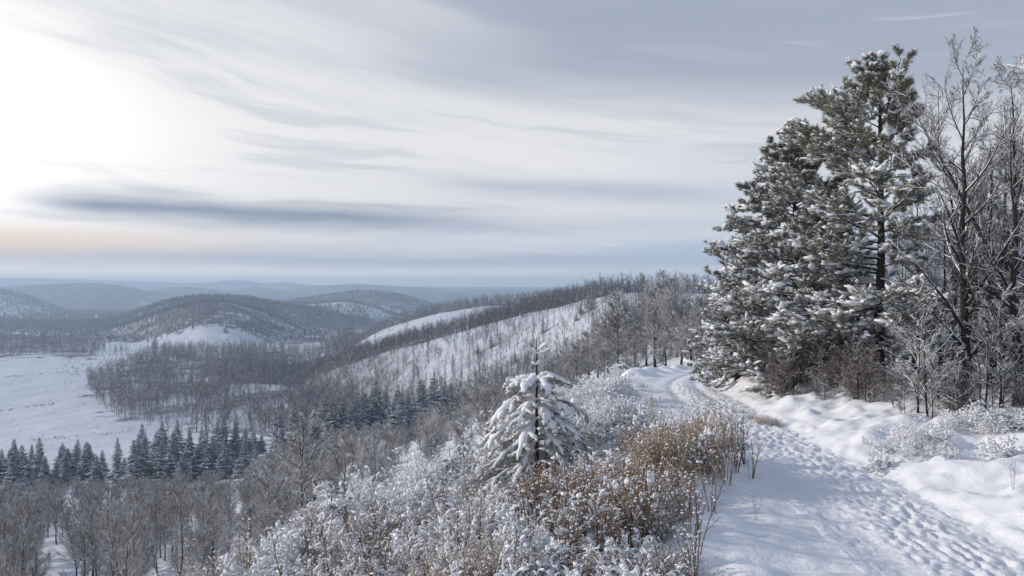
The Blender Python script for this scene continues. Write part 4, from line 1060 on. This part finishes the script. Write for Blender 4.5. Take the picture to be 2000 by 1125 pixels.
for i, (x, y) in enumerate(pts):
    ki = int(fg.choice(6, p=[.2,.2,.2,.16,.16,.08])) if y < 20 else int(fg.integers(0, 4)); k = ss[ki]; u = 1000+F*x/y; s = fg.uniform(.5, 1.0)*(.92 if y > 20 else 1)*(.5 if y >= 26 and x > .18*y - .9 else 1)*(.75 if u < 470 else 1)
    if abs(x-at(1048,18)) < 1.3 and 14.5 < y < 18.5: s *= .6
    lab = ('snow-caked shrub on the bank right beside the path' if x > 3.2 else 'snow-caked shrub low on the slope at bottom left' if u < 520 else 'snow-caked shrub in the scrub between the young pine and the path' if u > 1080 else 'snow-caked shrub in the scrub below the young pine')
    look = ('dense round','low squat','tall pale twiggy','spreading flat-topped','thinly snowed upright','brownish thinly snowed')[ki]
    if y > 24: pl = 'near the ridge path where it starts to bend' if x > at(1180, y) else 'on the far part of the bank behind the young pine'
    elif x > 3.4 and y < 20: pl = 'at the smooth snow edge beside the path'
    elif y > 17.5 and u > 1080: pl = 'between the young pine and the rust-brown grass'
    elif u > 1080 and y > 13.5: pl = 'just in front of the rust-brown grass patch'
    elif u > 1210: pl = 'at the frame bottom under the puffed weeds'
    elif u > 1080: pl = 'at the frame bottom left of the puffed weeds'
    elif u > 900 and y > 13.5: pl = 'right at the foot of the young pine'
    elif u > 900: pl = 'low in the frame straight below the young pine'
    elif y > 18: pl = 'at the back of the scrub, left of the young pine'
    elif y > 15 and u < 700: pl = 'on the scrub crest below the large frosted tree'
    elif y > 15: pl = 'on the scrub crest just left of the young pine'
    elif y > 12.5 and u > 700: pl = 'mid-scrub well left of the young pine'
    elif u > 700: pl = 'at the frame bottom, left of the young pine'
    elif u > 480: pl = 'on the scrub edge above the lower left trees'
    else: pl = 'alone low in the bottom left corner'
    place(k, (x, y, gz(x, y)), fg.uniform(0, 6.28), s, look + ' snowy shrub ' + pl, 'snowy shrubs of the foreground scrub')
# brown grass
gk = [grass_clump(61, .8, 130, .4, None, .6), grass_clump(62, .65, 110, .45, None, .7), grass_clump(63, .95, 90, .34, None, .6)]
gs_ = [grass_clump(64, .8, 170, .4, M_STRAW, .55)]
def clump_at(k, u, D, s, lab, grp=None):
    x = at(u, D); return place(k, (x, D, gz(x, D)), fg.uniform(0, 6.28), s, lab, grp)
for i in range(13):
    D = fg.uniform(14.6, 18.2); u = fg.uniform(1262, 1402) - (D-15)*5
    clump_at(gk[i%3], u, D, fg.uniform(.8, 1.15), ('rust-brown grass clump ' + ('front' if D < 15.7 else 'middle' if D < 17 else 'back') + ' of the patch by the path, ' + ('path side' if u > 1340 else 'valley side')), 'rust-brown grass clumps')
for i in range(15):
    D = fg.uniform(12.2, 14.5); u = fg.uniform(1110, 1215)
    clump_at(gk[i%3], u, D, fg.uniform(.7, 1.0), 'tall brown grass clump in the lower patch below the young pine', 'brown grass clumps below the young pine')
for i in range(40):
    D = fg.uniform(10.3, 17); u = fg.uniform(600, 1330)
    clump_at(gs_[0] if i % 5 else gk[i%3], u, D, fg.uniform(.7, 1.1), ('tall' if i % 3 == 0 else 'tufty' if i % 3 == 1 else 'ragged') + ' straw-coloured snowy grass clump ' + ('at the frame bottom ' if D < 12.5 else 'among the shrubs ') + ('left of' if u < 900 else 'below' if u < 1120 else 'right of') + ' the young pine', 'straw-coloured grass clumps')
for i in range(16):
    D = fg.uniform(10.5, 15.5); u = fg.uniform(170, 520)
    clump_at(gs_[0], u, D, fg.uniform(.7, 1.1), 'snowy straw tuft ' + ('in the bottom left corner' if u < 280 else 'on the bottom left shoulder' if u < 400 else 'where the shoulder meets the scrub'), 'straw tufts on the bottom left shoulder')
for i, (u, D, s) in enumerate([(1245,16,1),(1225,15.4,.9),(1260,17,1.0)]):
    clump_at(gs_[0], u, D, s, 'pale feathery grass tuft beside the brown patch', 'pale feathery grass tufts')
# tall weeds
wk = [weed(71, 1.5, 3), weed(72, 1.3, 4), weed(73, 1.7, 2, side=8), weed(74, 1.2, 5)]
for i in range(62):
    D = fg.uniform(9.6, 15); u = fg.uniform(560, 1370) if i % 4 else fg.uniform(250, 700)
    if u > 1330 and D > 12: D = 11
    clump_at(wk[i%4], u, D, fg.uniform(.75, 1.15), ('tall brown weed with ' + ('three','four','two','five')[i%4] + ' branching stems poking up ' + ('at the bottom left of the scrub' if u < 620 else 'left of the young pine' if u < 900 else 'below the young pine' if u < 1120 else 'by the brown grass patches')), 'tall brown weeds')
wg = [weed(91, 1.2, 6, mat=M_GRASS, side=5, curl=.03), weed(92, 1.05, 8, mat=M_STRAW, side=4, curl=.03), weed(93, 1.35, 5, mat=M_GRASS, side=5, curl=.03)]
for i in range(58):
    if i < 34: D = fg.uniform(13.6, 19.5); u = fg.uniform(1240, 1425) - (D-15)*5; pl = 'in the brown patch ' + ('front' if D < 15.5 else 'middle' if D < 17.5 else 'rear') + (', path side' if u > 1320 else ', valley side')
    else: D = fg.uniform(11.2, 14.5); u = fg.uniform(1080, 1330); pl = 'low between young pine and path' if u > 1200 else 'straight below the young pine'
    clump_at(wg[i%3], u, D, fg.uniform(.7, 1.1), ('loose golden','pale straw','tall golden')[i%3] + ' upright stalks ' + pl, 'golden upright stalks')
for i in range(22):
    D = fg.uniform(16, 21); u = 1425 + (D-16)*-2 + fg.uniform(-18, 48) - (D-16)*8
    clump_at(wk[i%4], u, D, fg.uniform(.55, .95), 'thin dry weed in the fringe between brown grass and path', 'thin weeds along the path edge')
pk = [weed(81, 1.15, 3, 2), weed(82, 1.0, 4, 1)]
for i, (u, D, s) in enumerate([(1235,12.6,1.1),(1262,12.2,1.05),(1288,12.8,1.15),(1250,13.6,1.1),(392,10.8,1.0),(1010,11.2,.8)]):
    lab = ('weed stalk crowned with fat snow puffs, alone at lower left' if u == 392 else 'weed stalk with fat snow puffs beside the brown grass' if u > 1200 else 'snow-puffed weed stalk low in the middle scrub')
    clump_at(pk[i%2], u, D, s, lab, None if u == 392 else ('puffed weeds beside the brown grass' if u > 1200 else 'puffed weeds in the middle scrub'))
for u, D, s in [(1475, 13.2, .35), (1352, 10.3, .8), (1980, 13.5, .4)]:
    clump_at(wk[0], u, D, s, {1475:'tiny twiglet poking out of the smooth snow left of the path',1352:'thin bent weed standing alone in the smooth foreground snow',1980:'small dry twig on the snow bank right of the path'}[u])
# small snowy spruces at the scrub edge
ysm = young_pine(9, 2.2, .8)
for i, (u, D, s, lab) in enumerate([(648,15.5,.62,'tiny white spruce at the far edge of the scrub, below the large frosted tree'),(578,15,.5,'tiny white spruce leftmost at the scrub edge'),(690,17,.6,'tiny white spruce half sunk in scrub left of the young pine'),(905,20,.55,'tiny white spruce close by the foot of the young pine'),(560,14,.45,'smallest white spruce near the dark valley trees'),(878,19,.5,'tiny white spruce with a blunt top below the spreading bare tree')]):
    x = at(u, D); place(ysm, (x, D, gz(x, D)-.05), i*1.1, s, lab, name='young_spruce')
D = 50; x = at(1212, D); place(ysm, (x, D, gz(x, D)), .3, (1.3,1.3,.9), 'low snow-laden spruce at the ridge edge left of the far path', name='young_spruce')
# brush under the pines
br_k = [bare_tree(501, 2.0, .02, (16,8,5,2), 45, .06, .05, .42, M_TWIGR, twr=.0055, snowmin=.006), bare_tree(502, 1.6, .018, (16,8,5,2), 60, .03, .05, .5, M_TWIGR, twr=.0055, snowmin=.006)]
for k in br_k: k['name'] = 'brush_bush'; k['cat'] = 'bush'
for i in range(44):
    u = fg.uniform(1480, 1720); D0 = 29 - (u-1430)*.0225; D = D0 + fg.uniform(-1.2, 1.6); x = at(u, D)
    place(br_k[i%2], (x, D, gz(x, D)), fg.uniform(0,6.28), fg.uniform(.6, 1.05), ('upright' if i%2 == 0 else 'spreading') + ' reddish-brown leafless bush ' + ('under the bushy pine' if u < 1600 else 'left of the dark pine trunk'), 'reddish bushes under the pines')
for i in range(26):
    u = fg.uniform(1720, 2080); D = 21.2 - (u-1720)*.006 + fg.uniform(-1.0, 1.4); x = at(u, D)
    place(br_k[i%2], (x, D, gz(x, D)), fg.uniform(0,6.28), fg.uniform(.35, .7), 'low brown bush along the snow bank in front of the bare wood', 'low bushes in front of the wood')
for i in range(26):
    u = fg.uniform(1700, 2050); D = 17.6 - (u-1750)*.004 + fg.uniform(-1.2, 1.6); x = at(u, D)
    place((ss+gs_)[i%5], (x, D, gz(x, D)), fg.uniform(0,6.28), fg.uniform(.3, .6), ('dense round','low squat','tall pale','spreading','straw-like')[i%5] + ' half-buried plant on the right bank, ' + ('near the dark pine trunk' if u < 1800 else 'below the tallest bare tree' if u < 1920 else 'towards the frame edge'), 'half-buried plants on the right bank')
for i, (u, D, s) in enumerate([(1465,23.5,.45),(1490,22.6,.5),(1510,22.2,.42),(1445,24.6,.4)]):
    clump_at(gs_[0], u, D, s, 'flattened straw tuft on the snow bank at the inside of the bend', 'flattened straw tufts on the bank')

# ================================================================== haze
def haze_box():
    x0, x1, y0, y1, z0, z1 = -13500, 19500, -60, 8300, -160, 100
    V = np.array([(x,y,z) for z in (z0,z1) for y in (y0,y1) for x in (x0,x1)], float)
    Fa = np.array([(0,2,3,1),(4,5,7,6),(0,1,5,4),(2,6,7,3),(0,4,6,2),(1,3,7,5)])
    m = bpy.data.materials.new('haze'); m.use_nodes = True; nt = m.node_tree; nt.nodes.clear()
    o = nt.nodes.new('ShaderNodeOutputMaterial'); pv = nt.nodes.new('ShaderNodeVolumePrincipled')
    pv.inputs['Color'].default_value = (.60,.79,1.0,1); pv.inputs['Density'].default_value = 3.0e-4; pv.inputs['Anisotropy'].default_value = .2
    nt.links.new(pv.outputs[0], o.inputs['Volume'])
    tag(link('haze', mesh_np('haze', V, [Fa], m, None, False)), kind='stuff')
haze_box()
